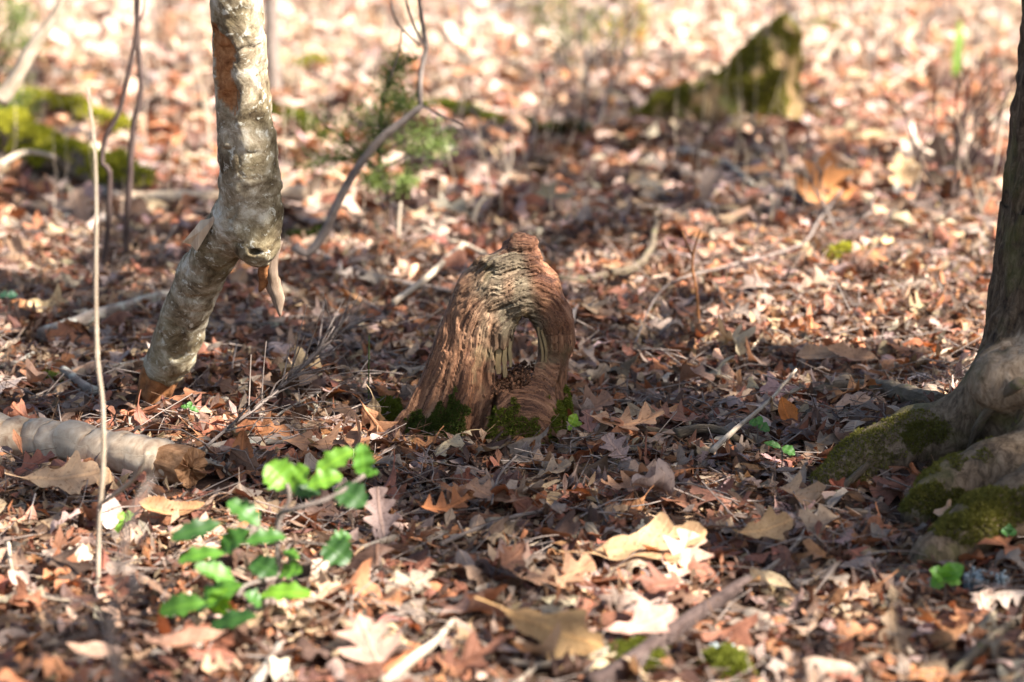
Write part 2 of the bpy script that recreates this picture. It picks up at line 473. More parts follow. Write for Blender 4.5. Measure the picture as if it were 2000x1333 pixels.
def deform(x, y, n, kinds, curl=1.0):
    """n leaves of one template, returns n x V x 3 in leaf units"""
    r = rng
    cx = (r.normal(0, 2.0, n) * curl)[:, None] + 1e-3
    ky = (r.normal(0, 1.1, n) * curl)[:, None] + 1e-3
    big = r.random(n) < 0.22 * curl
    cx[big] *= 2.2
    tw = (r.normal(0, 0.5, n) * curl)[:, None]
    fold = (np.abs(r.normal(0, 0.28, n)) * curl)[:, None]
    asym = 1 + r.normal(0, 0.13, n)[:, None] * np.sign(x)[None]
    fs = np.where(x[None] > 0, r.random(n)[:, None] * 6.3, r.random(n)[:, None] * 6.3)
    asym = asym * (1 + 0.24 * np.sin(y[None] * r.uniform(5, 11, n)[:, None] + fs))
    X = x[None] * asym; Yv = y[None] + 0 * X
    Yv = Yv + 0.03 * np.sin(X * 9 + r.random(n)[:, None] * 6)
    X = X + (r.normal(0, 0.16, n)[:, None]) * (Yv ** 2)
    Zr = 0.028 * curl * (np.sin(Yv * 13 + r.random(n)[:, None] * 6.3 + 4 * X) * (0.3 + 3 * np.abs(X)) + 0.8 * np.sin(X * 21 + r.random(n)[:, None] * 6.3) * np.sin(Yv * 9 + r.random(n)[:, None] * 6)) 
    Zr = Zr + fold * np.abs(X)
    a = np.clip(cx * X, -2.9, 2.9)
    X2 = np.sin(a) / cx; Z2 = (1 - np.cos(a)) / cx + Zr
    pl = y[None] < -0.52
    b = ky * Yv
    Y3 = (1 / ky - Z2) * np.sin(b); Z3 = 1 / ky - (1 / ky - Z2) * np.cos(b)
    c = tw * Yv
    X4 = X2 * np.cos(c) - Z3 * np.sin(c); Z4 = X2 * np.sin(c) + Z3 * np.cos(c)
    return np.stack([X4, Y3, Z4], -1), cx[:, 0], ky[:, 0]

def euler_mats(yaw, tx, ty):
    n = len(yaw)
    cz, sz = np.cos(yaw), np.sin(yaw); cx_, sx = np.cos(tx), np.sin(tx); cy, sy = np.cos(ty), np.sin(ty)
    o = np.ones(n); z = np.zeros(n)
    Rz = np.array([[cz, -sz, z], [sz, cz, z], [z, z, o]]).transpose(2, 0, 1)
    Rx = np.array([[o, z, z], [z, cx_, -sx], [z, sx, cx_]]).transpose(2, 0, 1)
    Ry = np.array([[cy, z, sy], [z, o, z], [-sy, z, cy]]).transpose(2, 0, 1)
    return Rx @ Ry @ Rz

PAL = [  # name, colour, weight
    ('tan', (0.385, 0.275, 0.185), 0.20),
    ('orange brown', (0.32, 0.145, 0.072), 0.17),
    ('grey mauve', (0.255, 0.20, 0.17), 0.22),
    ('dark brown', (0.095, 0.055, 0.040), 0.22),
    ('reddish brown', (0.235, 0.102, 0.066), 0.14),
    ('pale pinkish', (0.49, 0.38, 0.315), 0.09)]
KINDS = [('red_oak', 0.15, (0.08, 0.15)), ('broad_oak', 0.17, (0.07, 0.14)), ('white_oak', 0.25, (0.065, 0.13)), ('beech', 0.27, (0.04, 0.095)), ('maple', 0.07, (0.045, 0.085)), ('chestnut', 0.09, (0.07, 0.12))]
def colours(n, pale=0.0):
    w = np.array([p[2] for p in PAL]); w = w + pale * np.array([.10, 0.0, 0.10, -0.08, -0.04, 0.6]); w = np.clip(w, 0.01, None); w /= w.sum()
    k = rng.choice(len(PAL), n, p=w)
    c = np.array([PAL[i][1] for i in k]) * np.exp(rng.normal(0, 0.2, n))[:, None] * np.exp(rng.normal(0, 0.05, (n, 3)))
    return k, np.clip(c, 0.02, 0.75)

def scatter(n, sampler, nt, nu, size=1.0, curl=1.0, layer=(0.0, 0.035), tilt=0.30, pale=0.0, kinds=KINDS):
    """yields dict per kind with vertices etc."""
    out = []
    for name, frac, (s0, s1) in kinds:
        m = int(n * frac)
        if m == 0: continue
        x, y, F = leaf_template(name, nt, nu)
        P, cx, ky = deform(x, y, m, name, curl)
        xy = sampler(m)
        L = rng.uniform(s0, s1, m) * size
        lay = rng.random(m)
        tx = rng.normal(0, tilt, m); ty = rng.normal(0, tilt, m)
        st = rng.random(m) < 0.035; tx[st] += rng.choice([-1, 1], st.sum()) * rng.uniform(0.6, 1.2, st.sum())
        yaw = rng.random(m) * 6.283
        Rm = euler_mats(yaw, tx, ty)
        # flip some upside down
        flip = rng.random(m) < 0.5
        P[flip, :, 2] *= -1
        V = np.einsum('nij,nvj->nvi', Rm, P) * L[:, None, None]
        zc = V[:, :, 2].mean(1); zmin = V[:, :, 2].min(1)
        base = H(xy[:, 0], xy[:, 1]) + layer[0] + (layer[1] - layer[0]) * lay
        z0 = base - 0.72 * zc - 0.28 * zmin
        V = V + np.stack([xy[:, 0], xy[:, 1], z0], 1)[:, None]
        ci, col = colours(m, pale)
        out.append(dict(kind=name, V=V, F=F, ci=ci, col=col, lay=lay, xy=xy, L=L, uvx=x, uvy=y + 0.5, curl=np.abs(cx) * 0.3 + np.abs(ky) * 0.5, st=st, rnd=rng.random(m)))
    return out

def batch_mesh(name, groups, keep=None):
    b = Bag()
    for gi, g in enumerate(groups):
        k = np.ones(len(g['V']), bool) if keep is None else keep[gi]
        V = g['V'][k]; n, v = V.shape[:2]
        if n == 0: continue
        F = (g['F'][None] + (np.arange(n) * v)[:, None, None]).reshape(-1, 4)
        col = np.repeat(np.concatenate([g['col'][k], np.ones((n, 1))], 1), v, 0)
        luv = np.stack([np.tile(g['uvx'], n), np.tile(g['uvy'], n), np.repeat(g['rnd'][k] * 60, v)], 1)
        b.add(V.reshape(-1, 3), F, col=col, luv=luv)
    return b.mesh(name, M['leaf'])

STUMP = gp(960, 838)
KEEP = []      # things lying in the litter: polylines (points, radius) where no leaf sits
def kept(xy):
    ok = np.ones(len(xy), bool)
    for pts, r in KEEP:
        for a, b in zip(pts[:-1], pts[1:]):
            a = np.array(a[:2]); b = np.array(b[:2]); d = b - a
            t = np.clip(((xy - a) @ d) / (d @ d + 1e-9), 0, 1)
            ok &= np.linalg.norm(xy - a - t[:, None] * d, axis=1) > r
    return ok
def sampler_band(y0, y1, m0, outer=False, ylaw=1.0):
    """uniform over the ground seen between distances y0..y1, with a margin m0 at each side"""
    def f(n):
        res = np.zeros((0, 2))
        while len(res) < n:
            k = n * 3
            yy = rng.uniform(y0, y1, k); W = y1 * 0.218 + m0
            xx = rng.uniform(-W, W, k)
            ok = np.abs(xx) < yy * 0.218 + m0
            ok &= ((xx - STUMP.x + 0.03) / 0.20) ** 2 + ((yy - STUMP.y) / 0.135) ** 2 > 1
            q = np.stack([xx, yy], 1)[ok]; res = np.vstack([res, q[kept(q)]])
        return res[:n]
    return f

# ------------------------------------------------------------------ moss: many tiny upright blades spread over a surface
def moss_mesh(name, P, Nn, mat, size=0.007, origin=None, blades=2, spread=0.6):
    P = np.repeat(P, blades, 0); Nn = np.repeat(Nn, blades, 0); n = len(P)
    d = Nn + rng.normal(0, spread, (n, 3)); d /= np.linalg.norm(d, axis=1)[:, None]
    s = np.cross(d, rng.normal(0, 1, (n, 3))); s /= np.linalg.norm(s, axis=1)[:, None] + 1e-9
    L = size * rng.uniform(0.5, 1.3, n)[:, None]
    P = P + rng.normal(0, size * 0.3, (n, 3))
    V = np.stack([P - s * L * 0.28, P + s * L * 0.28, P + d * L], 1)
    if origin is not None: V = V - np.array(origin)
    rnd = np.repeat(np.clip(rng.normal(0.45, 0.25, n), 0, 1), 3)
    return new_mesh(name, V.reshape(-1, 3), np.arange(n * 3).reshape(-1, 3), mat, {'rnd': rnd}, smooth=False)
def face_points(V, F, n, cond=None):
    a, b, c, d = (V[F[:, i]] for i in range(4))
    nr = np.cross(c - a, d - b); ar = np.linalg.norm(nr, axis=1); nr = nr / (ar[:, None] + 1e-12)
    ce = (a + b + c + d) / 4
    w = ar.copy()
    if cond is not None: w = w * cond(ce, nr)
    if w.sum() <= 0: return np.zeros((0, 3)), np.zeros((0, 3))
    n = int(n); k = rng.choice(len(F), n, p=w / w.sum())
    u = rng.random((n, 1)); v = rng.random((n, 1))
    p = (a[k] * (1 - u) + b[k] * u) * (1 - v) + (d[k] * (1 - u) + c[k] * u) * v
    return p, nr[k]

# ------------------------------------------------------------------ THE HOLLOW STUMP (signed distance model, metres, x right, y away, z up)
def stump_material():
    t = NT('weathered_stump_wood'); g = t.attr('gr'); mk = t.attr('mask'); o = t.obj()
    grey, knob, pale = t.sep(mk)
    fine = t.noise(t.map(g, (420, 90, 10)), 1.0, 4, 0.65, 0.3)
    mid = t.noise(t.map(g, (130, 38, 7)), 1.0, 6, 0.72, 0.6)
    big = t.noise(t.map(o, (11, 11, 8)), 1.0, 4, 0.6)
    red = t.ramp(mid, [(0.32, (0.030, 0.014, 0.008)), (0.44, (0.135, 0.060, 0.030)), (0.58, (0.235, 0.118, 0.062)), (0.76, (0.35, 0.215, 0.125))])
    gr = t.ramp(mid, [(0.30, (0.035, 0.025, 0.015)), (0.46, (0.115, 0.088, 0.055)), (0.64, (0.22, 0.178, 0.118)), (0.82, (0.34, 0.29, 0.205))])
    kn = t.ramp(mid, [(0.3, (0.045, 0.017, 0.010)), (0.5, (0.14, 0.058, 0.030)), (0.75, (0.25, 0.13, 0.072))])
    c = t.mix(grey, red, gr); c = t.mix(knob, c, kn); c = t.mix(pale, c, (0.36, 0.27, 0.14))
    c = t.mix(t.ramp(fine, [(0.41, 0.95), (0.52, 0.0)]), c, t.mix(1.0, c, (0.34, 0.28, 0.25), 'MULTIPLY'))
    c = t.mix(t.ramp(big, [(0.38, 0.0), (0.62, 0.55)]), c, t.mix(1.0, c, (1.28, 1.2, 1.12), 'MULTIPLY'))
    c = t.mix(t.ramp(big, [(0.30, 0.5), (0.42, 0.0)]), c, (0.16, 0.15, 0.075))
    h = t.math('ADD', t.math('MULTIPLY', fine, 0.5), mid)
    t.set(c, 0.72, h, 0.0035, 1.0, spec=0.28)
    return t.m
def build_stump():
    lo, hi, h = (-0.27, -0.17, -0.05), (0.215, 0.14, 0.42), 0.00255
    X, Y, Z = grid(lo, hi, h)
    zz = [-0.06, 0.0, 0.03, 0.06, 0.10, 0.15, 0.20, 0.25, 0.30, 0.33, 0.352]
    lf = [-0.235, -0.205, -0.182, -0.162, -0.142, -0.122, -0.104, -0.085, -0.064, -0.045, -0.018]
    rt = [0.035, 0.022, 0.018, 0.015, 0.012, 0.014, 0.022, 0.04, 0.075, 0.092, 0.095]
    warp = 0.006 * fbm(X * 9, Y * 9, Z * 6, 5, 2)
    zw = Z
    Lx = np.interp(zw, zz, lf); Rx = np.interp(zw, zz, rt)
    cx = (Lx + Rx) / 2; aa = (Rx - Lx) / 2
    bb = np.interp(zw, [-0.06, 0, 0.05, 0.1, 0.2, 0.3, 0.35], [0.115, 0.10, 0.085, 0.078, 0.075, 0.062, 0.045])
    th = np.arctan2(Y / bb, (X - cx) / aa)
    q = np.sqrt(((X - cx) / aa) ** 2 + (Y / bb) ** 2)
    flare = np.clip(1 - Z / 0.20, 0, 1) ** 1.3
    but = 0.07 * np.cos(th * 5 + 0.9) + 0.05 * np.cos(th * 9 - 0.5) + 0.03 * np.cos(th * 14)
    f = (q - 1 - but * (0.25 + flare)) * np.minimum(aa, bb)
    top = ((X - 0.03) / 0.105) ** 2
    f = smax(f, Z - 0.363 + 0.038 * top + 0.02 * np.abs((X + 0.02)) , 0.035)
    f = smin(f, chain(X, Y, Z, [(0.022, -0.026, 0.285, 0.036), (0.013, -0.034, 0.22, 0.031), (0.010, -0.034, 0.14, 0.028), (0.0, -0.042, 0.05, 0.030), (-0.005, -0.05, -0.04, 0.03)], 0.02), 0.02)
    # right arm of the arch
    arm = chain(X, Y, Z, [(0.055, 0.0, 0.325, 0.038), (0.092, -0.008, 0.285, 0.042), (0.117, -0.008, 0.23, 0.037), (0.128, -0.005, 0.18, 0.031), (0.118, -0.004, 0.12, 0.030), (0.108, -0.005, 0.06, 0.040), (0.112, 0.0, -0.04, 0.055)], 0.02)
    f = smin(f, arm, 0.022)
    # face of weathered wood above the hole, set back a little
    f = smin(f, ellipsoid(X, Y, Z, (0.05, -0.008, 0.275), (0.062, 0.062, 0.062)), 0.012)
    # bark flap running from the knob down the right side
    fl = chain(X, Y, Z, [(0.052, -0.015, 0.362, 0.016), (0.080, -0.026, 0.335, 0.017), (0.105, -0.032, 0.300, 0.017), (0.128, -0.030, 0.262, 0.016), (0.143, -0.022, 0.222, 0.015), (0.148, -0.014, 0.18, 0.012)], 0.008)
    f = smin(f, fl, 0.006)
    kn = chain(X, Y, Z, [(0.030, -0.012, 0.346, 0.020), (0.052, -0.010, 0.366, 0.024), (0.064, -0.008, 0.374, 0.0265), (0.074, -0.006, 0.352, 0.026)], 0.006) + 0.009 * fbm(X * 45, Y * 45, Z * 45, 8, 3)
    kn = smax(kn, Z + 0.25 * (X - 0.06) - 0.394 + 0.006 * vnoise(X * 90, Y * 90, 1, 2), 0.004)
    f = smin(f, kn, 0.007)
    f = smin(f, ellipsoid(X, Y, Z, (0.012, -0.02, 0.344), (0.045, 0.035, 0.013)), 0.012)
    # lower lobe
    lobe = ellipsoid(X, Y, Z, (0.062, -0.070, 0.015), (0.080, 0.066, 0.098))
    lobe = smin(lobe, chain(X, Y, Z, [(0.055, -0.072, 0.075, 0.032), (0.098, -0.040, 0.115, 0.026), (0.122, -0.015, 0.150, 0.026)], 0.01), 0.02)
    f0 = f
    f = smin(f, lobe, 0.005)
    # narrow split between the two masses
    cr = np.abs(X - (0.0 + 0.02 * (Z / 0.1 - 0.5) + 0.006 * vnoise(Z * 30, 0, 0, 3))) - 0.0045
    f = smax(f, -np.maximum(cr, np.maximum(Z - 0.09, Y + 0.055)), 0.004)
    # hole
    zc = 0.198 - 0.29 * (Y + 0.07)
    wid = 0.0205 + 0.20 * np.clip(-0.048 - Y, 0, 1) + 0.004 * vnoise(Z * 60, Y * 20, 0, 4)
    hole = (np.sqrt(((X - 0.068 + 0.10 * (Z - 0.2)) / wid) ** 2 + ((Z - zc) / (0.050 + 0.16 * np.clip(-0.045 - Y, 0, 1))) ** 2) - 1) * 0.024
    hole = smin(hole, ellipsoid(X, Y, Z, (0.045, -0.02, 0.118), (0.045, 0.085, 0.036)), 0.012)
    f = smax(f, -hole, 0.006)
    # window of missing wood left of the hole, with broken slats
    notch = np.maximum(np.abs(X - 0.024 - 0.003 * vnoise(Z * 80, 0, 0, 5)) - 0.017, np.maximum(np.abs(Z - 0.143) - 0.032 - 0.004 * vnoise(X * 200, 0, 0, 6), Y + 0.046))
    f = smax(f, -notch, 0.002)
    # ---------------- grain coordinates
    xh, zh = 0.066, 0.20
    ref = xh - np.interp(zh, zz, lf)
    leftn = np.where(X < xh, (xh - X) / np.maximum(xh - Lx, 0.02) * ref, (X - xh))
    below = Z < zh
    psi = np.where(below, np.abs(leftn), np.sqrt((X - xh) ** 2 + ((Z - zh) * 1.02) ** 2))
    # blend near zh
    w = np.clip((Z - zh) / 0.05 + 0.5, 0, 1)
    psi = np.abs(leftn) * (1 - w) + np.sqrt((X - xh) ** 2 + (np.maximum(Z - zh, 0) * 1.02) ** 2) * w
    ang = np.arctan2(np.maximum(Z - zh, 0), -(X - xh))
    along = np.where(below, (Z - zh) * 1.0, ang * 0.09)
    lp = np.sqrt((X - 0.058) ** 2 + (np.maximum(Z + 0.02, 0) * 0.85) ** 2)
    la = np.arctan2(Z + 0.02, X - 0.058) * 0.07
    isl = np.clip((f0 - lobe) / 0.008 + 0.5, 0, 1) * (Y < 0.03)
    psi = psi * (1 - isl) + (lp + 0.7) * isl
    along = along * (1 - isl) + la * isl
    psi = psi + (0.0025 + 0.005 * np.clip((Z - 0.16) / 0.08, 0, 1)) * fbm(X * 22, Y * 22, Z * 14, 31, 3) + 0.020 * fbm(X * 13, Y * 13, Z * 10, 33, 2) * np.clip((Z - 0.16) / 0.1, 0, 1) + 0.004 * fbm(X * 60, Y * 60, Z * 30, 34, 1)
    near = np.abs(f) < 0.02
    pn, yn, an = psi[near], Y[near], along[near]
    r1 = 1 - np.abs(fbm(pn * 55, yn * 26, an * 6, 41, 2)) * 2
    r2 = fbm(pn * 170, yn * 60, an * 12, 43, 2)
    r3 = 1 - np.abs(vnoise(pn * 38 + 9, yn * 20, an * 4, 47)) * 2
    arch = np.clip((Z[near] - 0.15) / 0.08, 0, 1) * np.clip((X[near] + 0.06) / 0.06, 0, 1)
    lobw = np.clip((f0 - lobe)[near] / 0.008 + 0.5, 0, 1)
    r1 = r1 * (1 - 0.7 * lobw)
    r4 = 1 - np.abs(vnoise(pn * 120 + 3, yn * 45, an * 9, 61))
    r5 = 1 - np.abs(vnoise(pn * 210 + 7, yn * 70, an * 16, 63))
    body = 1 - np.clip(1 - (kn[near] + 0.004) / 0.008, 0, 1)
    pm = np.clip(0.5 + 1.3 * fbm(X[near] * 14, Y[near] * 14, Z[near] * 9, 71, 2), 0, 1)
    d = body * (0.0020 * (r1) * pm * (0.12 + 1.0 * arch) + 0.0016 * r2 - (0.0020 + 0.0018 * arch) * np.clip((r4 - 0.86) / 0.12, 0, 1) - (0.0012 + 0.001 * arch) * np.clip((r5 - 0.84) / 0.12, 0, 1)) - body * 0.0050 * np.clip(r3 - 0.84, 0, 1) / 0.16 * (0.55 + 0.6 * arch) * (0.3 + pm)
    d += 0.006 * fbm(X[near] * 16, Y[near] * 16, Z[near] * 10, 51, 3) + 0.0016 * fbm(X[near] * 130, Y[near] * 130, Z[near] * 60, 53, 2) + (1 - body) * 0.004 * fbm(X[near] * 70, Y[near] * 70, Z[near] * 110, 55, 2)
    f[near] -= d
    V, F = surface_nets(f, lo, h)
    # keep the largest shell pieces only is not needed; sample attributes
    ijk = np.clip(((V - np.array(lo)) / h).round().astype(int), 0, np.array(f.shape) - 1)
    s = tuple(ijk.T)
    x, y, z = V.T
    G = np.stack([psi[s], y * 0.9, along[s] + 2], 1)
    # smooth psi sample (avoid stair steps): local correction is small because psi varies slowly
    greym = np.clip((z - 0.15 + 0.10 * np.clip(x, -1, 0.03)) / 0.06, 0, 1) * np.clip((x + 0.065 + 0.03 * vnoise(z * 25, x * 25, 0, 3)) / 0.05, 0, 1) * np.clip((0.165 - x - z * 0.25) / 0.02, 0, 1)
    greym = np.maximum(greym, np.clip(1 - np.abs(hole[s]) / 0.02, 0, 1) * (z > 0.13))
    greym *= np.clip(0.95 + 0.9 * fbm(x * 30, y * 30, z * 20, 7, 2), 0, 1)
    knm = np.clip(1 - np.minimum(kn[s], fl[s]) / 0.006, 0, 1) * 0.9
    palem = np.clip(1 - np.abs(hole[s]) / 0.004, 0, 1) * (y < -0.035) * (z > 0.14) * np.clip(0.55 + fbm(x * 50, y * 50, z * 30, 9, 2), 0, 1) * 0.7
    me = new_mesh('hollow_stump', V, F, stump_material(), {'gr': G, 'mask': np.stack([greym * (1 - isl[s]), knm, palem], 1)})
    o = link('hollow_stump', me, loc=STUMP)
    tag(o, 'knobbly red-brown hollow tree stump with an arched hole through it and moss at its foot', 'tree stump')
    # moss patches
    def patch(cx_, cz_, rx_, rz_, n, mat, size, name='moss_patch', lab=None):
        def cond(c, nr):
            d_ = ((c[:, 0] - cx_) / rx_) ** 2 + ((c[:, 2] - cz_) / rz_) ** 2 + 1.5 * fbm(c[:, 0] * 45, c[:, 1] * 45, c[:, 2] * 45, 3, 3) + 0.25
            return (d_ < 1) * (c[:, 1] < 0.02)
        P, N_ = face_points(V, F, n, cond)
        if not len(P): return
        q = link(name, moss_mesh(name, P, N_, M[mat], size), parent=o)
        q['kind'] = 'stuff'
        if lab: q['label'] = lab
    patch(-0.080, 0.040, 0.038, 0.055, 4600, 'moss_dark', 0.0045, lab='dark green moss low on the front of the stump')
    patch(-0.125, 0.022, 0.050, 0.030, 2800, 'moss_dark', 0.0045)
    patch(0.052, 0.016, 0.062, 0.060, 7500, 'moss', 0.0055, lab='olive moss covering the round root lobe')
    patch(0.150, 0.035, 0.045, 0.050, 4500, 'moss', 0.006, lab='dark moss cushion at the right foot of the stump')
    # broken slats
    b_slats = []
    m = m_bark('split_slat_wood', (0.07, 0.04, 0.02), (0.20, 0.135, 0.065), (0.34, 0.26, 0.14), 2.0, stretch=(20, 60, 60), dist=0.001)
    b_slats = [((0.0135, -0.0540, 0.184), (0.0140, -0.0545, 0.126), 0.0058, .004), ((0.0262, -0.0525, 0.186), (0.0262, -0.0530, 0.119), 0.0050, .004), ((0.0365, -0.050, 0.190), (0.0372, -0.051, 0.140), 0.0038, .004),
               ((0.0905, -0.044, 0.216), (0.0985, -0.045, 0.136), 0.0028, .004), ((0.0975, -0.047, 0.212), (0.1055, -0.045, 0.140), 0.0026, .004)]
    for i, (p, q, wd, dp) in enumerate(b_slats):
        b = Bag(); N = 14; rows = []
        for k in range(N):
            t = k / (N - 1); c = np.array(p) * (1 - t) + np.array(q) * t
            c[0] += 0.0008 * math.sin(t * 7 + i) + (0.004 * math.sin(t * 3.1) if i > 2 else 0); w2 = wd * (1 + 0.22 * vnoise(t * 6, i, 0, 3)) * (1 - 0.25 * t * (k == N - 1))
            dz = 0.004 * (rng.random(4) - 0.5) * (k in (0, N - 1))
            rows.append([[c[0] - w2, c[1] + dp, c[2] + dz[0]], [c[0] - w2 * .8, c[1] - dp * .5, c[2] + dz[1]], [c[0] + w2 * .75, c[1] - dp * .6, c[2] + dz[2]], [c[0] + w2, c[1] + dp, c[2] + dz[3]]])
        Vt = np.array(rows).reshape(-1, 3); k, j_ = np.meshgrid(np.arange(N - 1), np.arange(4), indexing='ij')
        Ft = np.stack([k * 4 + j_, k * 4 + (j_ + 1) % 4, k * 4 + 4 + (j_ + 1) % 4, k * 4 + 4 + j_], -1).reshape(-1, 4)
        Ft = np.vstack([Ft, [[0, 3, 2, 1]], [[N * 4 - 4, N * 4 - 3, N * 4 - 2, N * 4 - 1]]])
        b.add(Vt, Ft, gr=np.stack([Vt[:, 2], Vt[:, 0] * 300, 0 * Vt[:, 0]], 1)); link('wood_slat', b.mesh('wood_slat', m, False), parent=o)
    # crumbs of rotten wood in the cavity
    b = Bag()
    n = 520
    pc = np.stack([rng.normal(0.045, 0.022, n), rng.uniform(-0.095, 0.05, n), rng.uniform(0.088, 0.118, n)], 1)
    pc[:, 2] += 0.012 * np.clip((pc[:, 0] - 0.03) / 0.04, -1, 1)
    for p in pc:
        s_ = rng.uniform(0.002, 0.0065); q = np.array([[1, 0, 0], [0, 1, 0], [-1, 0, .1], [0, -1, 0], [0, 0, 1], [0, 0, -1]]) * rng.uniform(0.4, 1.2, (6, 3)) * s_
        q = q @ euler_mats(rng.random(1) * 6, rng.random(1) * 6, rng.random(1) * 6)[0]
        fc = [[0, 1, 4, 4], [1, 2, 4, 4], [2, 3, 4, 4], [3, 0, 4, 4], [1, 0, 5, 5], [2, 1, 5, 5], [3, 2, 5, 5], [0, 3, 5, 5]]
        b.add(q + p, np.array(fc)[:, :3])
    cr_ = link('wood_crumbs', b.mesh('wood_crumbs', m_plain('dark_wood_crumbs', (0.03, 0.015, 0.009), (0.24, 0.11, 0.055), 120, 0.9, 0.002), False), parent=o); cr_['kind'] = 'stuff'
build_stump()

# ------------------------------------------------------------------ sticks, stems and logs
def sweep_thing(name, P, Rr, mat, label, cat, sides=10, step=0.02, rough=0.12, seed=None, kids=(), group=None, wobble=0.25, freq=1.0):
    seed = seed if seed is not None else random.randint(0, 999)
    V, F, G = tube(P, Rr, sides, step, rough, seed, freq=freq, wobble=wobble)
    org = P[0]
    b = Bag(); b.add(V, F, gr=G)
    o = link(name, b.mesh(name, mat, origin=org), loc=org)
    tag(o, label, cat, group)
    for kn, kp, kr in kids:
        V, F, G = tube(kp, kr, 6, step, rough, seed + 1, freq=freq, wobble=wobble)
        b = Bag(); b.add(V, F, gr=G)
        link(kn, b.mesh(kn, mat, origin=org), parent=o)
    return o
def G_(pts, lift=0.0):                     # points lying on the litter: (px, py[, extra height])
    return [gp(p[0], p[1], LIT + lift + (p[2] if len(p) > 2 else 0)) for p in pts]
def A_(pts, Y0, dY=0.0):                   # points of something upright, rooted at distance Y0
    n = len(pts); return [at(p[0], p[1], Y0 + dY * i / max(n - 1, 1)) for i, p in enumerate(pts)]
LIT = 0.010
def lying(pts, r0, r1, mat, label, cat='stick', kids=(), name='fallen_stick', lift=0.0, **kw):
    P = G_(pts, lift + 0.010); s = px_m(P[0]); n = len(P)
    if r0 >= 5: KEEP.append(([tuple(p) for p in P], r0 * s + 0.010))
    K = []
    for kp, kr0, kr1 in kids:
        q = G_(kp, lift + 0.010); K.append(('twig', q, [s * (kr0 + (kr1 - kr0) * i / (len(q) - 1)) for i in range(len(q))]))
    return sweep_thing(name, P, [s * (r0 + (r1 - r0) * i / (n - 1)) for i in range(n)], M[mat], label, cat, kids=K, **kw)
def standing(pts, r0, r1, mat, label, cat='sapling', kids=(), name='sapling', base=None, dY=0.0, **kw):
    Y0 = base if base else gp(*pts[0])[1]
    P = A_(pts, Y0, dY); s = px_m(P[0]); n = len(P)
    if base is None: P[0].z -= 0.02
    K = []
    for kp, kr0, kr1 in kids:
        q = A_(kp, Y0 + dY * 0.5, kw.get('kdY', 0.03)); K.append(('twig', q, [s * (kr0 + (kr1 - kr0) * i / (len(q) - 1)) for i in range(len(q))]))
    kw.pop('kdY', None)
    return sweep_thing(name, P, [s * (r0 + (r1 - r0) * i / (n - 1)) for i in range(n)], M[mat], label, cat, kids=K, **kw)

# pale log, lower left
P = G_([(-420, 800), (-150, 838), (60, 858), (130, 868), (250, 892), (330, 905), (372, 916)], 0.022)
s = px_m(P[-1]); KEEP.append(([tuple(p) for p in P] + [(P[-1].x + .05, P[-1].y - .03)], 0.055))
T = (P[-1] - P[-2]).normalized(); P_end = P[-1]; P[-1] = P[-1] - T * 0.045
log = sweep_thing('fallen_log', P, [s * r for r in (48, 48, 44, 44, 42, 43, 42)], M['log'], 'pale smooth-barked fallen log at the lower left with a broken brown end', 'log', sides=44, step=0.01, rough=0.06, seed=4, wobble=0.28, freq=1.4)
def end_piece(parent, P0, P1, r, mat, name, label, jag=0.25, n=28, seed=0, taper=0.9, kmax=9):
    """splintered end: ring grid whose tip rows are ragged"""
    P0 = np.array(P0); P1 = np.array(P1); T = P1 - P0; L = np.linalg.norm(T); T = T / L
    N = np.cross(T, [0.1, 0.2, 1]); N /= np.linalg.norm(N); B_ = np.cross(T, N)
    V = []; th = np.linspace(0, 2 * np.pi, n, endpoint=False)
    for k in range(kmax):
        u = k / (kmax - 1)
        rr = r * (1 + (taper - 1) * u) * (1 + 0.10 * vnoise(np.cos(th) * 3 + seed, np.sin(th) * 3, u * 3, seed))
        ex = L * u * (1 - jag * (0.5 + 0.5 * vnoise(np.cos(th) * 4 + seed, np.sin(th) * 4, 0.5, seed + 3)))
        V.append(P0 + ex[:, None] * T + rr[:, None] * (np.cos(th)[:, None] * N + np.sin(th)[:, None] * B_))
    for k, fr in enumerate((0.72, 0.4, 0.1)):
        fr = fr * (1 + rng.normal(0, 0.10, n))[:, None]; ex = L * (1 - jag * (0.5 + 0.5 * vnoise(np.cos(th) * 4 + seed, np.sin(th) * 4, 0.5 + k, seed + 3))) - 0.03 * L * k + rng.normal(0, 0.06 * L, n) * (k < 2)
        V.append(P0 + ex[:, None] * T + r * taper * fr * (np.cos(th)[:, None] * N + np.sin(th)[:, None] * B_))
    V = np.array(V); m = len(V)
    i, j = np.meshgrid(np.arange(m - 1), np.arange(n), indexing='ij')
    F = np.stack([i * n + j, i * n + n + j, i * n + n + (j + 1) % n, i * n + (j + 1) % n], -1).reshape(-1, 4)
    V = V.reshape(-1, 3) - np.array(parent.location)
    o = link(name, new_mesh(name, V, F, mat, smooth=False), parent=parent)
    if label: o['label'] = label
    return o
end_piece(log, P_end - T * 0.072, P_end + T * 0.016, 42.5 * s, M['endwood'], 'broken_end', 'brown broken end of the log where the bark has peeled', 0.24, 44, 3, 0.94, 12)

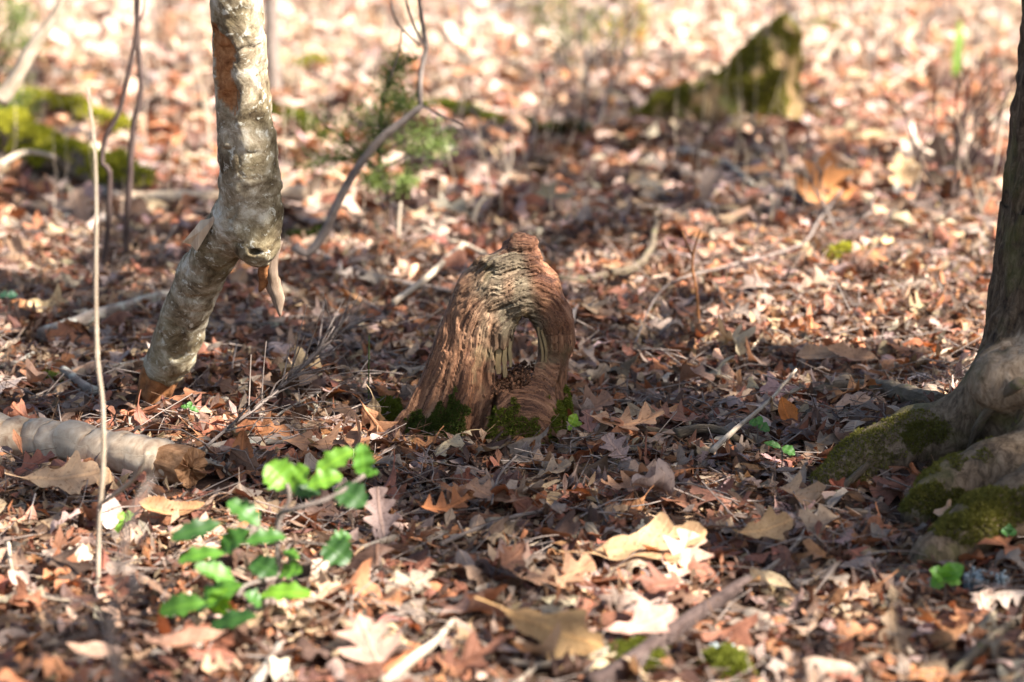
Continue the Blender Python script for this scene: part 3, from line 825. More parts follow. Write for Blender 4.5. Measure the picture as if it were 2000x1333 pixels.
# ------------------------------------------------------------------ leaning broken trunk, upper left
def build_snag():
    Yb = gp(300, 770)[1]
    Yt = 4.36; base = gp(308, 780); KEEP.append(([(base.x - .03, base.y - .04), (base.x + .03, base.y)], 0.075))
    def w(px, py, Y, rpx):
        v = at(px, py, Y); return (v.x - base.x, v.y - base.y, v.z - base.z, rpx * px_m(v))
    up = [w(455, -330, Yt - 0.05, 50), w(462, 0, Yt, 51), (w(472, 140, Yt + .03, 52)), w(482, 260, Yt + .06, 55), w(487, 360, Yt + .09, 60), w(490, 430, Yt + .11, 61), w(505, 480, Yt + .12, 40)]
    leg = [w(468, 425, Yt + .12, 52), w(424, 480, Yt + .16, 46), w(392, 545, Yt + .22, 45), w(362, 620, Yt + .28, 46), (w(338, 690, Yt + .33, 46)), w(326, 712, Yt + .35, 43)]
    allp = np.array([p[:3] for p in up + leg]); lo = allp.min(0) - 0.085; hi = allp.max(0) + 0.085
    lo[2] = allp[:, 2].min() - 0.07
    h = 0.0045
    X, Y, Z = grid(lo, hi, h)
    f = chain(X, Y, Z, up, 0.005); f2 = chain(X, Y, Z, leg, 0.005)
    f = smin(f, f2, 0.012)
    kb = w(503, 478, Yt + 0.09, 40); f = smin(f, capsule(X, Y, Z, kb[:3], kb[:3], kb[3], kb[3]), 0.012)
    eye = w(497, 492, Yt + 0.055, 15); e = np.sqrt((X - eye[0]) ** 2 + ((Y - eye[1]) / 1.6) ** 2 + ((Z - eye[2]) / 0.6) ** 2) - eye[3] * 0.9
    f = smax(f, -e, 0.006)
    f = f - 0.0032 * fbm(X * 11, Y * 11, Z * 6, 3, 2) - 0.0022 * fbm(X * 50, Y * 50, Z * 60, 5, 3) - 0.0022 * np.clip(fbm(X * 17, Y * 17, Z * 21, 15, 4) * 9, -1, 1) + 0.004 * np.clip((1 - np.abs(vnoise(X * 16 + 4, Y * 16, Z * 24, 25)) - 0.93) / 0.07, 0, 1)
    # strip of lost bark near the left edge
    st = [w(420, 66, Yt - 0.012, 12), w(430, 100, Yt - 0.022, 19), w(424, 145, Yt - .015, 15), w(434, 190, Yt - .015, 19), w(444, 216, Yt - .015, 13)]
    gap = chain(X, Y, Z, [(p[0], p[1] + 0.006, p[2], p[3] * 1.5) for p in st], 0.01) + 0.004 * fbm(X * 60, Y * 60, Z * 60, 6, 2)
    near = np.clip(1 - np.maximum(gap, 0) / 0.0025, 0, 1)
    f = f + 0.007 * near
    V, F = surface_nets(f, lo, h)
    s_ = tuple(np.clip(((V - lo) / h).round().astype(int), 0, np.array(f.shape) - 1).T)
    bare = np.clip(1 - gap[s_] / 0.002, 0, 1)
    G = np.stack([V[:, 2] * 1.0 + 0.2 * V[:, 0], np.arctan2(V[:, 1], V[:, 0] - np.interp(V[:, 2], [p[2] for p in sorted(up + leg, key=lambda q: q[2])], [p[0] for p in sorted(up + leg, key=lambda q: q[2])])), 0 * V[:, 0]], 1)
    t = NT('mottled_trunk_bark'); g = t.attr('gr'); o_ = t.obj(); br = t.attr('bare', 'Fac')
    gx_, gy_, _ = t.sep(g)
    n1 = t.noise(t.map(o_, (19, 19, 17)), 1.0, 7, 0.75, 0.5); n2 = t.noise(t.map(o_, (55, 55, 60)), 1.0, 5, 0.7, 0.4); n3 = t.noise(t.map(o_, (8, 8, 7)), 1.0, 4, 0.6)
    hb = t.noise(t.map(o_, (22, 22, 110)), 1.0, 3, 0.6, 0.3)
    c = t.ramp(n1, [(0.33, (0.055, 0.040, 0.026)), (0.44, (0.165, 0.130, 0.085)), (0.53, (0.28, 0.235, 0.165)), (0.64, (0.46, 0.425, 0.35))])
    c = t.mix(t.ramp(n3, [(0.45, 0.0), (0.58, 0.6)]), c, t.mix(1.0, c, (0.58, 0.56, 0.42), 'MULTIPLY'))
    c = t.mix(t.ramp(n2, [(0.57, 0.0), (0.64, 0.7)]), c, (0.54, 0.53, 0.45))
    c = t.mix(t.ramp(n2, [(0.30, 0.7), (0.38, 0.0)]), c, (0.10, 0.075, 0.045))
    c = t.mix(t.ramp(hb, [(0.64, 0.0), (0.70, 0.45)]), c, (0.14, 0.10, 0.065))
    rot = t.ramp(n2, [(0.3, (0.10, 0.035, 0.014)), (0.5, (0.27, 0.12, 0.05)), (0.7, (0.42, 0.22, 0.10))])
    c = t.mix(br, c, rot)
    t.set(c, 0.95, t.math('ADD', n2, n1), 0.003, 0.8, spec=0.06)
    o = link('broken_trunk', new_mesh('broken_trunk', V, F, t.m, {'gr': G, 'bare': bare}), loc=base)
    tag(o, 'leaning mottled grey-tan broken trunk with a forked elbow and an orange rotten foot', 'tree trunk')
    p0, p1 = leg[-1], w(288, 802, Yt + .38, 30)
    B0 = Vector(base)
    end_piece(o, B0 + Vector(p0[:3]) + Vector((0.0, 0, 0.012)), B0 + Vector(p1[:3]), p0[3] * 0.93, M['rot'], 'rotten_foot', 'ragged orange rotten wood at the foot of the broken trunk', 0.55, 36, 9, 0.85, 16)
    # splinter hanging from the knot
    q = [Vector(w(535, 470, Yt + .12, 5)[:3]) + B0, Vector(w(532, 540, Yt + .13, 5)[:3]) + B0, Vector(w(543, 585, Yt + .14, 5)[:3]) + B0, Vector(w(547, 618, Yt + .14, 5)[:3]) + B0]
    s__ = px_m(q[0])
    Vt, Ft, Gt = tube(q, [15 * s__, 14 * s__, 12 * s__, 2 * s__], 8, 0.008, 0.3, 5)
    b = Bag(); b.add(Vt, Ft, gr=Gt); sp_ = link('splinter', b.mesh('splinter', M['splint'], origin=base), parent=o); sp_['label'] = 'pale torn splinter hanging from the knot'
    q = [Vector(w(520, 505, Yt + .12, 5)[:3]) + B0, Vector(w(516, 545, Yt + .13, 5)[:3]) + B0, Vector(w(507, 570, Yt + .14, 5)[:3]) + B0]
    Vt, Ft, Gt = tube(q, [13 * s__, 11 * s__, 2 * s__], 8, 0.008, 0.3, 7)
    b = Bag(); b.add(Vt, Ft, gr=Gt); link('splinter', b.mesh('splinter', M['rot'], origin=base), parent=o)
    # curling bark flap at the elbow
    fp = [(380, 446), (356, 474), (372, 478), (384, 492), (408, 452), (430, 414), (408, 428), (392, 430)]
    vv = []
    for k, (a_, b_) in enumerate(fp):
        vv.append(w(a_, b_, Yt + 0.10 + 0.012 * math.sin(k), 1)[:3]); 
    for k, (a_, b_) in enumerate(fp):
        vv.append(w(a_, b_, Yt + 0.104 + 0.012 * math.sin(k), 1)[:3])
    c0 = np.mean(vv[:8], 0); vv += [tuple(c0 + [0, -0.008, 0]), tuple(c0 + [0, -0.003, 0])]
    ff = []
    for k in range(8):
        k2 = (k + 1) % 8
        ff += [(k, k2, 16), (k2 + 8, k + 8, 17), (k, k + 8, k2 + 8), (k, k2 + 8, k2)]
    fl_ = link('bark_flap', new_mesh('bark_flap', vv, ff, M['log'], {'gr': np.array(vv)}, smooth=False), parent=o); fl_['label'] = 'pale curled flap of loose bark at the elbow'
build_snag()

# ------------------------------------------------------------------ living tree at the right edge, with its roots
def build_tree():
    base = gp(2085, 850); base = Vector((base.x, base.y, float(H(base.x, base.y))))
    Yt = base.y
    def w(px, py, Y, rpx):
        v = at(px, py, Y); return (v.x - base.x, v.y - base.y, v.z - base.z, rpx * px_m(v))
    def g(px, py, dz, rpx):
        v = gp(px, py, dz); return (v.x - base.x, v.y - base.y, v.z - base.z, rpx * px_m(v))
    tr = [w(2150, -320, Yt + .06, 128), w(2136, 0, Yt + .05, 128), w(2112, 250, Yt + .03, 130), w(2094, 450, Yt + .02, 134), w(2078, 600, Yt, 140), w(2072, 690, Yt - .02, 146), w(2060, 780, Yt - .04, 168)]
    roots = [
        [w(1975, 760, Yt - .10, 85), g(1905, 820, .055, 58), g(1850, 848, .03, 36), g(1800, 872, .015, 24)],
        [g(1930, 815, .08, 66), g(1800, 855, .048, 62), g(1700, 900, .030, 56), g(1620, 955, 0.006, 40), g(1550, 995, -.045, 12)],
        [g(2040, 885, .08, 58), g(1940, 920, .062, 58), g(1860, 950, .046, 52), g(1805, 1000, .024, 42), g(1775, 1040, -.03, 14)],
        [g(2100, 930, .08, 66), g(1985, 985, .06, 60), g(1900, 1035, .045, 52), g(1820, 1085, .022, 40), g(1735, 1155, -.045, 12)],
    ]
    allp = np.array([p[:3] for p in tr] + [p[:3] for r in roots for p in r]); lo = allp.min(0) - 0.10; hi = allp.max(0) + 0.10
    lo[0] = allp[:, 0].min() - 0.05; lo[2] = -0.10; hi[2] = 0.42
    parts = []
    hT = 0.009
    # trunk (tube above, signed-distance flare below)
    X, Y, Z = grid(lo, hi, hT)
    f = chain(X, Y, Z, tr, 0.008)
    KEEP.extend([([(q[0] + base.x, q[1] + base.y) for q in r], 0.042) for r in roots])
    for r in roots: f = smin(f, chain(X, Y, Z, r, 0.008), 0.03)
    bl = w(1968, 742, Yt - .20, 66); f = smin(f, capsule(X, Y, Z, (bl[0] - .015, bl[1] + .03, bl[2] - .01), (bl[0] + .16, bl[1] + .0, bl[2] + .015), bl[3] * .8, bl[3] * 1.1), 0.03)
    f -= 0.010 * fbm(X * 16, Y * 16, Z * 7, 3, 3) * np.clip(1.2, 0, 2)
    up = np.clip((Z - 0.12) / 0.1, 0, 1)
    f -= 0.007 * (1 - 2 * np.abs(vnoise(X * 42, Y * 42, Z * 10, 12))) * (0.35 + up)
    V, F = surface_nets(f, lo, hT)
    G = np.stack([V[:, 2] + 0.3 * V[:, 0], np.arctan2(V[:, 1], V[:, 0]) , 0 * V[:, 0]], 1)
    root = empty('living_tree', base)
    tag(root, 'dark furrowed living tree at the right edge with spreading mossy roots', 'tree')
    t = NT('tree_foot_bark'); o_ = t.obj(); z_ = t.sep(o_)[2]
    n1 = t.noise(t.map(o_, (60, 60, 26)), 1.0, 7, 0.78, 0.8); n2 = t.noise(t.map(o_, (9, 9, 9)), 1.0, 4, 0.6)
    d_ = t.ramp(n1, [(0.36, (0.02, 0.013, 0.009)), (0.50, (0.085, 0.055, 0.033)), (0.66, (0.20, 0.14, 0.09))])
    r_ = t.ramp(n1, [(0.34, (0.04, 0.026, 0.017)), (0.50, (0.145, 0.100, 0.063)), (0.68, (0.29, 0.21, 0.14))])
    zz_ = t.math('ADD', z_, t.math('MULTIPLY', n2, 0.10))
    c = t.mix(t.ramp(zz_, [(0.17, 0.0), (0.25, 1.0)]), r_, d_)
    c = t.mix(t.ramp(n2, [(0.50, 0.0), (0.62, 0.4)]), c, (0.10, 0.105, 0.025))
    worn = t.attr('worn', 'Fac')
    c = t.mix(worn, c, t.ramp(n1, [(0.32, (0.10, 0.065, 0.042)), (0.50, (0.27, 0.195, 0.13)), (0.68, (0.42, 0.33, 0.24))]))
    t.set(c, 0.88, n1, 0.008, 1.0, spec=0.15)
    wb = np.array(bl[:3]); wd_ = np.sqrt(((V[:, 0] - wb[0] - 0.05) / 0.13) ** 2 + ((V[:, 1] - wb[1]) / 0.14) ** 2 + ((V[:, 2] - wb[2] + 0.01) / 0.085) ** 2) + 0.35 * fbm(V[:, 0] * 25, V[:, 1] * 25, V[:, 2] * 25, 9, 3)
    link('root_flare', new_mesh('root_flare', V, F, t.m, {'gr': G, 'worn': np.clip((1.1 - wd_) / 0.25, 0, 1)}), parent=root)
    # trunk continuing up, out of the picture
    tp = [Vector(p[:3]) + base for p in tr[::-1]][1:]
    tp = [tp[0]] + tp[1:] + [base + Vector((0.20, 0.25, 2.4)), base + Vector((0.30, 0.5, 5.0)), base + Vector((0.2, 0.8, 8.0))]
    rr = [p[3] for p in tr[::-1]][1:] + [0.11, 0.09, 0.05]
    pts, rad = catmull(tp, rr, 0.012)
    V2, F2, G2 = tube(pts[::1], rad, 96, 10, 0.0, 3)
    # furrows
    ctr = base; 
    X_, Y_, Z_ = V2.T
    n_ = np.stack([X_ - np.interp(Z_, [p.z for p in pts], [p.x for p in pts]), Y_ - np.interp(Z_, [p.z for p in pts], [p.y for p in pts]), 0 * X_], 1)
    n_ /= np.linalg.norm(n_, axis=1)[:, None] + 1e-9
    d = 0.009 * (1 - 2.4 * np.abs(vnoise(X_ * 40, Y_ * 40, Z_ * 8, 12))) + 0.003 * fbm(X_ * 90, Y_ * 90, Z_ * 30, 13, 2)
    V2 = V2 + n_ * d[:, None]
    b = Bag(); b.add(V2, F2, gr=G2); link('trunk', b.mesh('trunk', t.m, origin=base), parent=root)
    # moss on the roots
    Vw = V + np.array(base)
    def on(px, py, rp, n, mat, size, lab=None):
        def cond(c, nr):
            a, b_, _ = proj(c + np.array(base))
            return ((((a - px) / rp[0]) ** 2 + ((b_ - py) / rp[1]) ** 2 + 1.6 * fbm(c[:, 0] * 22, c[:, 1] * 22, c[:, 2] * 22, 4, 3)) < 0.8) * (nr[:, 2] > 0.05)
        Pm, Nm = face_points(V, F, n, cond)
        if len(Pm):
            q = link('moss_patch', moss_mesh('moss_patch', Pm, Nm, M[mat], size), parent=root); q['kind'] = 'stuff'
            if lab: q['label'] = lab
    on(1850, 975, (85, 55), 7000, 'moss_olive', 0.006, 'green moss on the nearer thick root')
    on(1940, 1010, (130, 60), 5000, 'moss_olive', 0.006)
    on(1720, 890, (190, 75), 6000, 'moss_olive', 0.005)
    on(1800, 860, (60, 30), 1500, 'moss_olive', 0.005)
    # thin surface roots
    for pts_, a_, b_, mt in [([(1880, 770, .05), (1830, 810, .035), (1780, 845, .03), (1745, 880, .0)], 19, 11, 'root'),
                         ([(1800, 835, .02), (1750, 868, .03), (1700, 905, .016), (1650, 950, .0), (1600, 1000, -.008), (1560, 1030, -.03)], 15, 9, 'root'),
                         ([(1990, 750, .19), (1955, 775, .15), (1922, 815, .10), (1900, 865, .035), (1885, 900, -.02)], 21, 12, 'root'),
                         ([(2040, 760, .19), (2005, 785, .14), (1985, 830, .09), (1968, 875, .03), (1955, 905, -.02)], 17, 9, 'root'),
                         ([(1915, 790, .10), (1888, 822, .07), (1866, 865, .03), (1850, 910, -.02)], 14, 8, 'root')]:
        q = G_(pts_, 0.016); s_ = px_m(q[0])
        Vt, Ft, Gt = tube(q, [s_ * (a_ + (b_ - a_) * i / (len(q) - 1)) * 0.5 * 1.25 for i in range(len(q))], 10, 0.012, 0.15, 3, wobble=0.3)
        b = Bag(); b.add(Vt, Ft, gr=Gt); link('root', b.mesh('root', M[mt], origin=base), parent=root)
build_tree()

# ------------------------------------------------------------------ sticks and branches on the ground
lying([(1555, 722), (1500, 785), (1440, 835), (1392, 880)], 2.6, 5.5, 'twig_pale', 'thin pale diagonal twig right of the stump', 'twig', name='fallen_twig', lift=0.03)
lying([(1590, 770), (1650, 757), (1720, 760), (1790, 778), (1835, 792)], 14, 20, 'root', 'thick mossy brown root-like branch lying left of the living tree', 'branch', name='fallen_branch', step=0.01)
lying([(1320, 848), (1365, 838), (1410, 842), (1440, 858)], 11, 7, 'root', 'short knotty stick right of the stump foot', lift=0.008)
lying([(1135, 838), (1190, 830), (1260, 838), (1330, 850)], 6, 8, 'root', 'knobbly brown stick running right from the stump moss')
lying([(370, 890), (430, 872), (500, 862), (585, 860), (640, 857)], 11, 8, 'stick', 'lichen-spotted dark stick between the log and the stump', kids=[([(430, 872), (480, 850), (560, 800), (640, 758)], 4, 2)])
lying([(80, 655), (150, 630), (220, 607), (290, 585), (335, 575)], 15, 11, 'stick', 'weathered grey-brown stick behind the thin stalk on the left')
lying([(125, 722), (150, 742), (185, 765)], 8, 9, 'stick', 'short grey lichen-spotted stick left of the broken trunk', kids=[])
lying([(140, 722), (200, 718), (260, 708), (300, 698)], 5, 4, 'stick', 'thin grey stick left of the foot of the broken trunk')
lying([(0, 715), (30, 710), (65, 690)], 5, 4, 'stick', 'crooked grey stick at the left edge')
lying([(605, 492), (680, 520), (760, 548), (840, 562), (880, 570)], 7, 5, 'twig', 'long grey branch lying behind the stump on its left side', 'branch', kids=[([(600, 510), (640, 540), (700, 580), (760, 620)], 4, 2), ([(660, 512), (700, 500), (720, 480)], 2, 1)], name='fallen_branch')
lying([(770, 590), (830, 545), (880, 500), (905, 478)], 6, 8, 'twig_pale', 'pale stick slanting up behind the stump', lift=0.02)
lying([(825, 447), (870, 470), (905, 478), (960, 505)], 7, 5, 'twig_pale', 'pale blurred stick crossing behind the stump top')
lying([(1195, 535), (1240, 522), (1270, 490), (1278, 455), (1284, 432)], 9, 6, 'root', 'hook-shaped brown stick curving up behind the stump on the right', lift=0.02)
lying([(1060, 540), (1110, 548), (1170, 540), (1200, 530)], 9, 6, 'root', 'brown stick lying right behind the stump top')
lying([(1325, 298), (1370, 305), (1420, 325), (1470, 360)], 12, 6, 'stick', 'thick dark branch with a broken end below the mossy stump', 'branch', kids=[([(1370, 345), (1400, 352), (1440, 378)], 4, 3), ([(1420, 325), (1500, 360), (1590, 400)], 4, 2)], name='fallen_branch')
lying([(1240, 670), (1300, 560), (1420, 520), (1560, 480), (1600, 430), (1660, 350)], 2, 4, 'twig', 'long thin twig arching through the litter right of the stump', 'twig', name='fallen_twig', lift=0.02)
lying([(130, 325), (170, 350), (225, 385), (290, 398)], 10, 12, 'stick', 'grey broken stick running down from the mossy log on the left')
lying([(250, 385), (330, 385), (430, 382), (510, 378), (600, 375)], 11, 14, 'log', 'pale sunlit log lying behind the broken trunk', 'log', name='fallen_log', lift=0.01)
lying([(750, 1338), (800, 1290), (850, 1255), (885, 1215)], 12, 7, 'twig_pale', 'pale stick running up from the bottom edge left of centre')
lying([(980, 1288), (1050, 1300), (1120, 1285), (1210, 1262)], 6, 6, 'twig_pale', 'thin forked pale stick under the flat oak leaf', kids=[([(1050, 1300), (1010, 1335), (990, 1350)], 5, 5)])
lying([(1160, 1345), (1240, 1290), (1310, 1238), (1390, 1180), (1470, 1130)], 25, 14, 'twig_dark', 'mossy dark branch slanting up from the bottom edge', 'branch', name='fallen_branch')
lying([(1470, 1130), (1540, 1080), (1590, 1010), (1640, 950)], 5, 4, 'stick', 'dark thin branch leading up towards the surface roots', 'branch', name='fallen_branch')
lying([(1860, 1320), (1910, 1270), (1960, 1230), (2010, 1200)], 10, 9, 'root', 'brown stick in the lower right corner')
lying([(495, 1345), (530, 1290), (545, 1262)], 12, 9, 'stick', 'grey bark-stripped stick below the holly seedling')
lying([(0, 1290), (50, 1255), (100, 1225)], 5, 4, 'rot', 'reddish straight twig at the lower left edge', 'twig', name='fallen_twig')
lying([(610, 1125), (630, 1110), (645, 1090)], 9, 8, 'twig_pale', 'short pale stick right of the holly stem')
lying([(700, 1075), (735, 1062), (775, 1050)], 6, 8, 'twig_pale', 'whitish stub of a stick in the sunlit litter below the holly')
lying([(860, 1062), (940, 1030), (1010, 1008), (1060, 1000)], 5, 4, 'twig', 'pale brown twig crossing the shaded litter below the stump', 'twig', name='fallen_twig')
lying([(960, 985), (975, 930), (1010, 890)], 2, 2.4, 'twig', 'thin bent twig leaning toward the stump foot', 'twig', name='fallen_twig', lift=0.02)
lying([(1700, 718), (1760, 712), (1820, 695), (1860, 682), (1900, 690)], 6, 3, 'twig_pale', 'pale branched twig left of the living tree trunk', 'twig', kids=[([(1820, 695), (1850, 700), (1890, 712)], 2, 1)], name='fallen_twig')
lying([(690, 640), (760, 690), (850, 700)], 3, 2, 'twig', 'thin dark twig in the shade left of the stump', 'twig', name='fallen_twig')
lying([(430, 630), (520, 635), (620, 660), (740, 690)], 4, 2.5, 'twig', 'grey-brown twig stretching from the broken trunk to the stump', 'twig', name='fallen_twig', kids=[([(395, 665), (440, 632), (455, 615)], 4, 3)])
lying([(1270, 40), (1290, 65), (1315, 95)], 9, 8, 'twig_pale', 'white sunlit stub of wood in the far clearing')
lying([(1360, 128), (1400, 140)], 8, 8, 'twig_pale', 'white sunlit chunk left of the mossy stump')
lying([(1585, 145), (1620, 95), (1655, 40)], 8, 6, 'twig_pale', 'white diagonal stick right of the mossy stump')
lying([(1660, 180), (1740, 165), (1830, 105)], 6, 5, 'twig_pale', 'pale long stick in the far right clearing')
lying([(0, 322), (40, 300), (75, 298), (108, 308)], 7, 4, 'twig_pale', 'bleached curved branch tip reaching in from the left edge', 'branch', name='fallen_branch', lift=0.1)

# ------------------------------------------------------------------ leaf litter: the 300 that show largest are things, the rest is one carpet
near = scatter(12500, sampler_band(2.95, 6.6, 0.20), 17, 5, 0.86, 1.25, (-0.022, 0.014), 0.24)
NEAR_N = sum(len(g['V']) for g in near)
def centre_dist(g):
    c = g['V'].mean(1); px, py, dp = proj(c)
    span = (g['V'].max(1) - g['V'].min(1)); size = span[:, 0] * np.maximum(span[:, 1] * 0.3, span[:, 2]) 
    inside = (px > 15) & (px < 1985) & (py > 250) & (py < 1325)
    return size / dp ** 2 * FPX ** 2 * inside * np.clip(g['lay'] - 0.15, 0, 1) ** 1.5, px, py
scores = [centre_dist(g) for g in near]
allsc = np.concatenate([s[0] for s in scores]); N_IND = 262
cut = np.sort(allsc)[-N_IND]
LM = [('beside the holly seedling', 520, 1080), ('near the pale fallen log', 250, 960), ('in front of the hollow stump', 960, 960), ('left of the hollow stump', 640, 780),
      ('behind the hollow stump', 960, 440), ('right of the hollow stump', 1300, 760), ('among the living roots', 1720, 900), ('in the bright sun patch', 1720, 600),
      ('near the broken trunk foot', 340, 720), ('at the bottom centre', 1060, 1290), ('near the pale lichen tuft', 1800, 1200),
      ('below the straw-coloured stalk', 180, 1230), ('around the large golden leaf', 1270, 1110), ('below the mossy stump', 1450, 420), ('behind the dark saplings', 180, 480), ('by the evergreen seedling', 740, 520)]
KN = {'red_oak': 'pointed oak leaf', 'broad_oak': 'broad oak leaf', 'white_oak': 'rounded oak leaf', 'beech': 'oval beech leaf', 'maple': 'small maple leaf', 'chestnut': 'long narrow leaf'}
for gi, g in enumerate(near):
    sc_, px, py = scores[gi]
    for i in np.argwhere(sc_ >= cut)[:, 0]:
        # lift it on top of the litter
        V = g['V'][i].copy(); c = V.mean(0)
        V[:, 2] += (1 - g['lay'][i]) * 0.028 + 0.004
        n = len(V)
        col = g['col'][i]
        me = new_mesh('fallen_leaf', V - c, g['F'], M['leaf'], {'col': np.tile([*col, 1.0], (n, 1)), 'luv': np.stack([g['uvx'], g['uvy'], np.full(n, g['rnd'][i] * 60)], 1)})
        o = link('fallen_leaf', me, loc=c)
        d = [(px[i] - a) ** 2 + ((py[i] - b) * 1.6) ** 2 for _, a, b in LM]
        shape = 'rolled' if g['curl'][i] > 1.35 else ('curled' if g['curl'][i] > 0.8 else ('cupped' if g['curl'][i] > 0.45 else 'flat'))
        stand_ = 'upright ' if g['st'][i] else ''
        tag(o, f"{stand_}{shape} {PAL[g['ci'][i]][0]} {KN[g['kind']]} {LM[int(np.argmin(d))][0]}", 'leaf', 'fallen leaves on the forest floor')
by = {}
for o in C.objects:
    if o.name.startswith('fallen_leaf'): by.setdefault(o['label'], []).append(o)
for lab, os_ in by.items():
    if len(os_) == 1: continue
    os_.sort(key=lambda o: o.location.x / o.location.y)
    W = {2: ['left', 'right'], 3: ['left', 'middle', 'right']}.get(len(os_), ['first', 'second', 'third', 'fourth', 'fifth', 'sixth', 'seventh', 'eighth', 'ninth'][:len(os_)])
    for o, w_ in zip(os_, W): o['label'] = lab + (f', {w_} one' if len(os_) < 4 else f', {w_} from left')
carpet_near = [sc_[0] < cut for sc_ in scores]
lit = link('leaf_litter', batch_mesh('leaf_litter', near, carpet_near))
tag(lit, 'brown and tan dead leaves carpeting the forest floor around the stump', kind='stuff')
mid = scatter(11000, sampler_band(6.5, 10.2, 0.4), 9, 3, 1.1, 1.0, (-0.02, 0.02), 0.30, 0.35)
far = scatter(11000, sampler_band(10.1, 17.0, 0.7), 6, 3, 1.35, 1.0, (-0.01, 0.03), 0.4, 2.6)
front = scatter(900, sampler_band(2.2, 2.95, 0.3), 9, 3, 1.0, 1.0, (-0.02, 0.015), 0.3)
for g in far: g['col'] = np.clip(g['col'] * 1.3 + 0.03, 0, 0.7)  # far leaves: bright sunlight put into the colour by lightening it
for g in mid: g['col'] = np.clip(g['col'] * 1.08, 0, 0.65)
side = scatter(2500, lambda n: np.stack([rng.choice([-1, 1], n) * rng.uniform(1.0, 3.2, n), rng.uniform(2.4, 9.5, n)], 1), 7, 3, 1.15, 1.0, (-0.02, 0.01), 0.3)
tag(link('leaf_litter', batch_mesh('leaf_litter', mid + far + front + side)), 'dead leaves carpeting the clearing behind the stump, far ones painted paler for sunlight', kind='stuff')
# crumbled leaf fragments
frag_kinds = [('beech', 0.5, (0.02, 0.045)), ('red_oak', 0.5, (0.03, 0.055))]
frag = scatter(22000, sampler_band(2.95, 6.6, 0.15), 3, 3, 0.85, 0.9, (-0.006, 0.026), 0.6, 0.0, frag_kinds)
for g in frag: g['col'] = g['col'] * 0.62  # darkened colour stands in for deep shade between the leaves
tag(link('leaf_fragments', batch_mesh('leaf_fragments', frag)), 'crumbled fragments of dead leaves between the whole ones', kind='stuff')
# pine straw and fine twigs
def straw_mesh(name, n, sampler, r0, r1, l0, l1, mat, zr=(-0.005, 0.030), steep=0.22, vertical=False):
    xy = sampler(n); yaw = rng.random(n) * 6.283
    el = rng.normal(0, steep, n) if not vertical else rng.normal(1.45, 0.16, n)
    L = rng.uniform(l0, l1, n); r = rng.uniform(r0, r1, n)
    d = np.stack([np.cos(yaw) * np.cos(el), np.sin(yaw) * np.cos(el), np.sin(el)], 1)
    bend = np.stack([-np.sin(yaw), np.cos(yaw), rng.normal(0, 0.6, n)], 1) * (rng.normal(0, 0.10, n) * L)[:, None]
    c = np.stack([xy[:, 0], xy[:, 1], H(xy[:, 0], xy[:, 1]) + rng.uniform(*zr, n)], 1)
    if vertical: c[:, 2] += L * 0.5 * np.sin(el) - 0.02
    nn = 4
    V = []
    s = np.cross(d, [0.3, 0.2, 0.93]); s /= np.linalg.norm(s, axis=1)[:, None] + 1e-9; u = np.cross(d, s)
    for k in range(nn):
        t = k / (nn - 1) - 0.5
        ctr = c + d * (L * t)[:, None] + bend * (1 - 4 * t * t)
        rr = r * (1 - 0.5 * (t + 0.5))
        for a in range(3):
            V.append(ctr + (math.cos(a * 2.094) * s + math.sin(a * 2.094) * u) * rr[:, None])
    V = np.stack(V, 1)
    F = np.array([[k * 3 + a, k * 3 + (a + 1) % 3, k * 3 + 3 + (a + 1) % 3, k * 3 + 3 + a] for k in range(nn - 1) for a in range(3)])
    F = (F[None] + (np.arange(n) * 12)[:, None, None]).reshape(-1, 4)
    rnd = np.repeat(rng.random(n), 12)
    return new_mesh(name, V.reshape(-1, 3), F, mat, {'rnd': rnd, 'gr': np.stack([rnd, rnd * 6, rnd], 1)})
tag(link('fine_twigs', straw_mesh('fine_twigs', 4600, sampler_band(2.95, 7.0, 0.2), 0.0007, 0.0022, 0.05, 0.24, M['twig'])), 'fine twigs and rootlets mixed into the leaf litter', kind='stuff')
tag(link('pine_straw', straw_mesh('pine_straw', 5000, sampler_band(2.95, 6.6, 0.2), 0.0005, 0.0011, 0.06, 0.16, M['crumb'])), 'brown pine straw mixed into the leaf litter', kind='stuff')
tag(link('dry_grass', straw_mesh('dry_grass', 1300, sampler_band(9.8, 17.0, 0.8), 0.001, 0.003, 0.10, 0.6, M['straw'], (0, .02), vertical=True)), 'pale dry grass standing in the sunny clearing at the back', kind='stuff')
tag(link('dry_grass', straw_mesh('dry_grass', 500, sampler_band(6.5, 10.5, 0.8), 0.001, 0.0025, 0.08, 0.4, M['straw'], (0, .02), vertical=True, )), 'thin dry grass stalks scattered in the middle distance', kind='stuff')

tag(link('fine_twigs', straw_mesh('fine_twigs', 1500, sampler_band(8.8, 17.0, 0.8), 0.0012, 0.0034, 0.25, 0.95, M['twig'], (0, .02), vertical=True)), 'bare upright twigs tangled across the far clearing', kind='stuff')
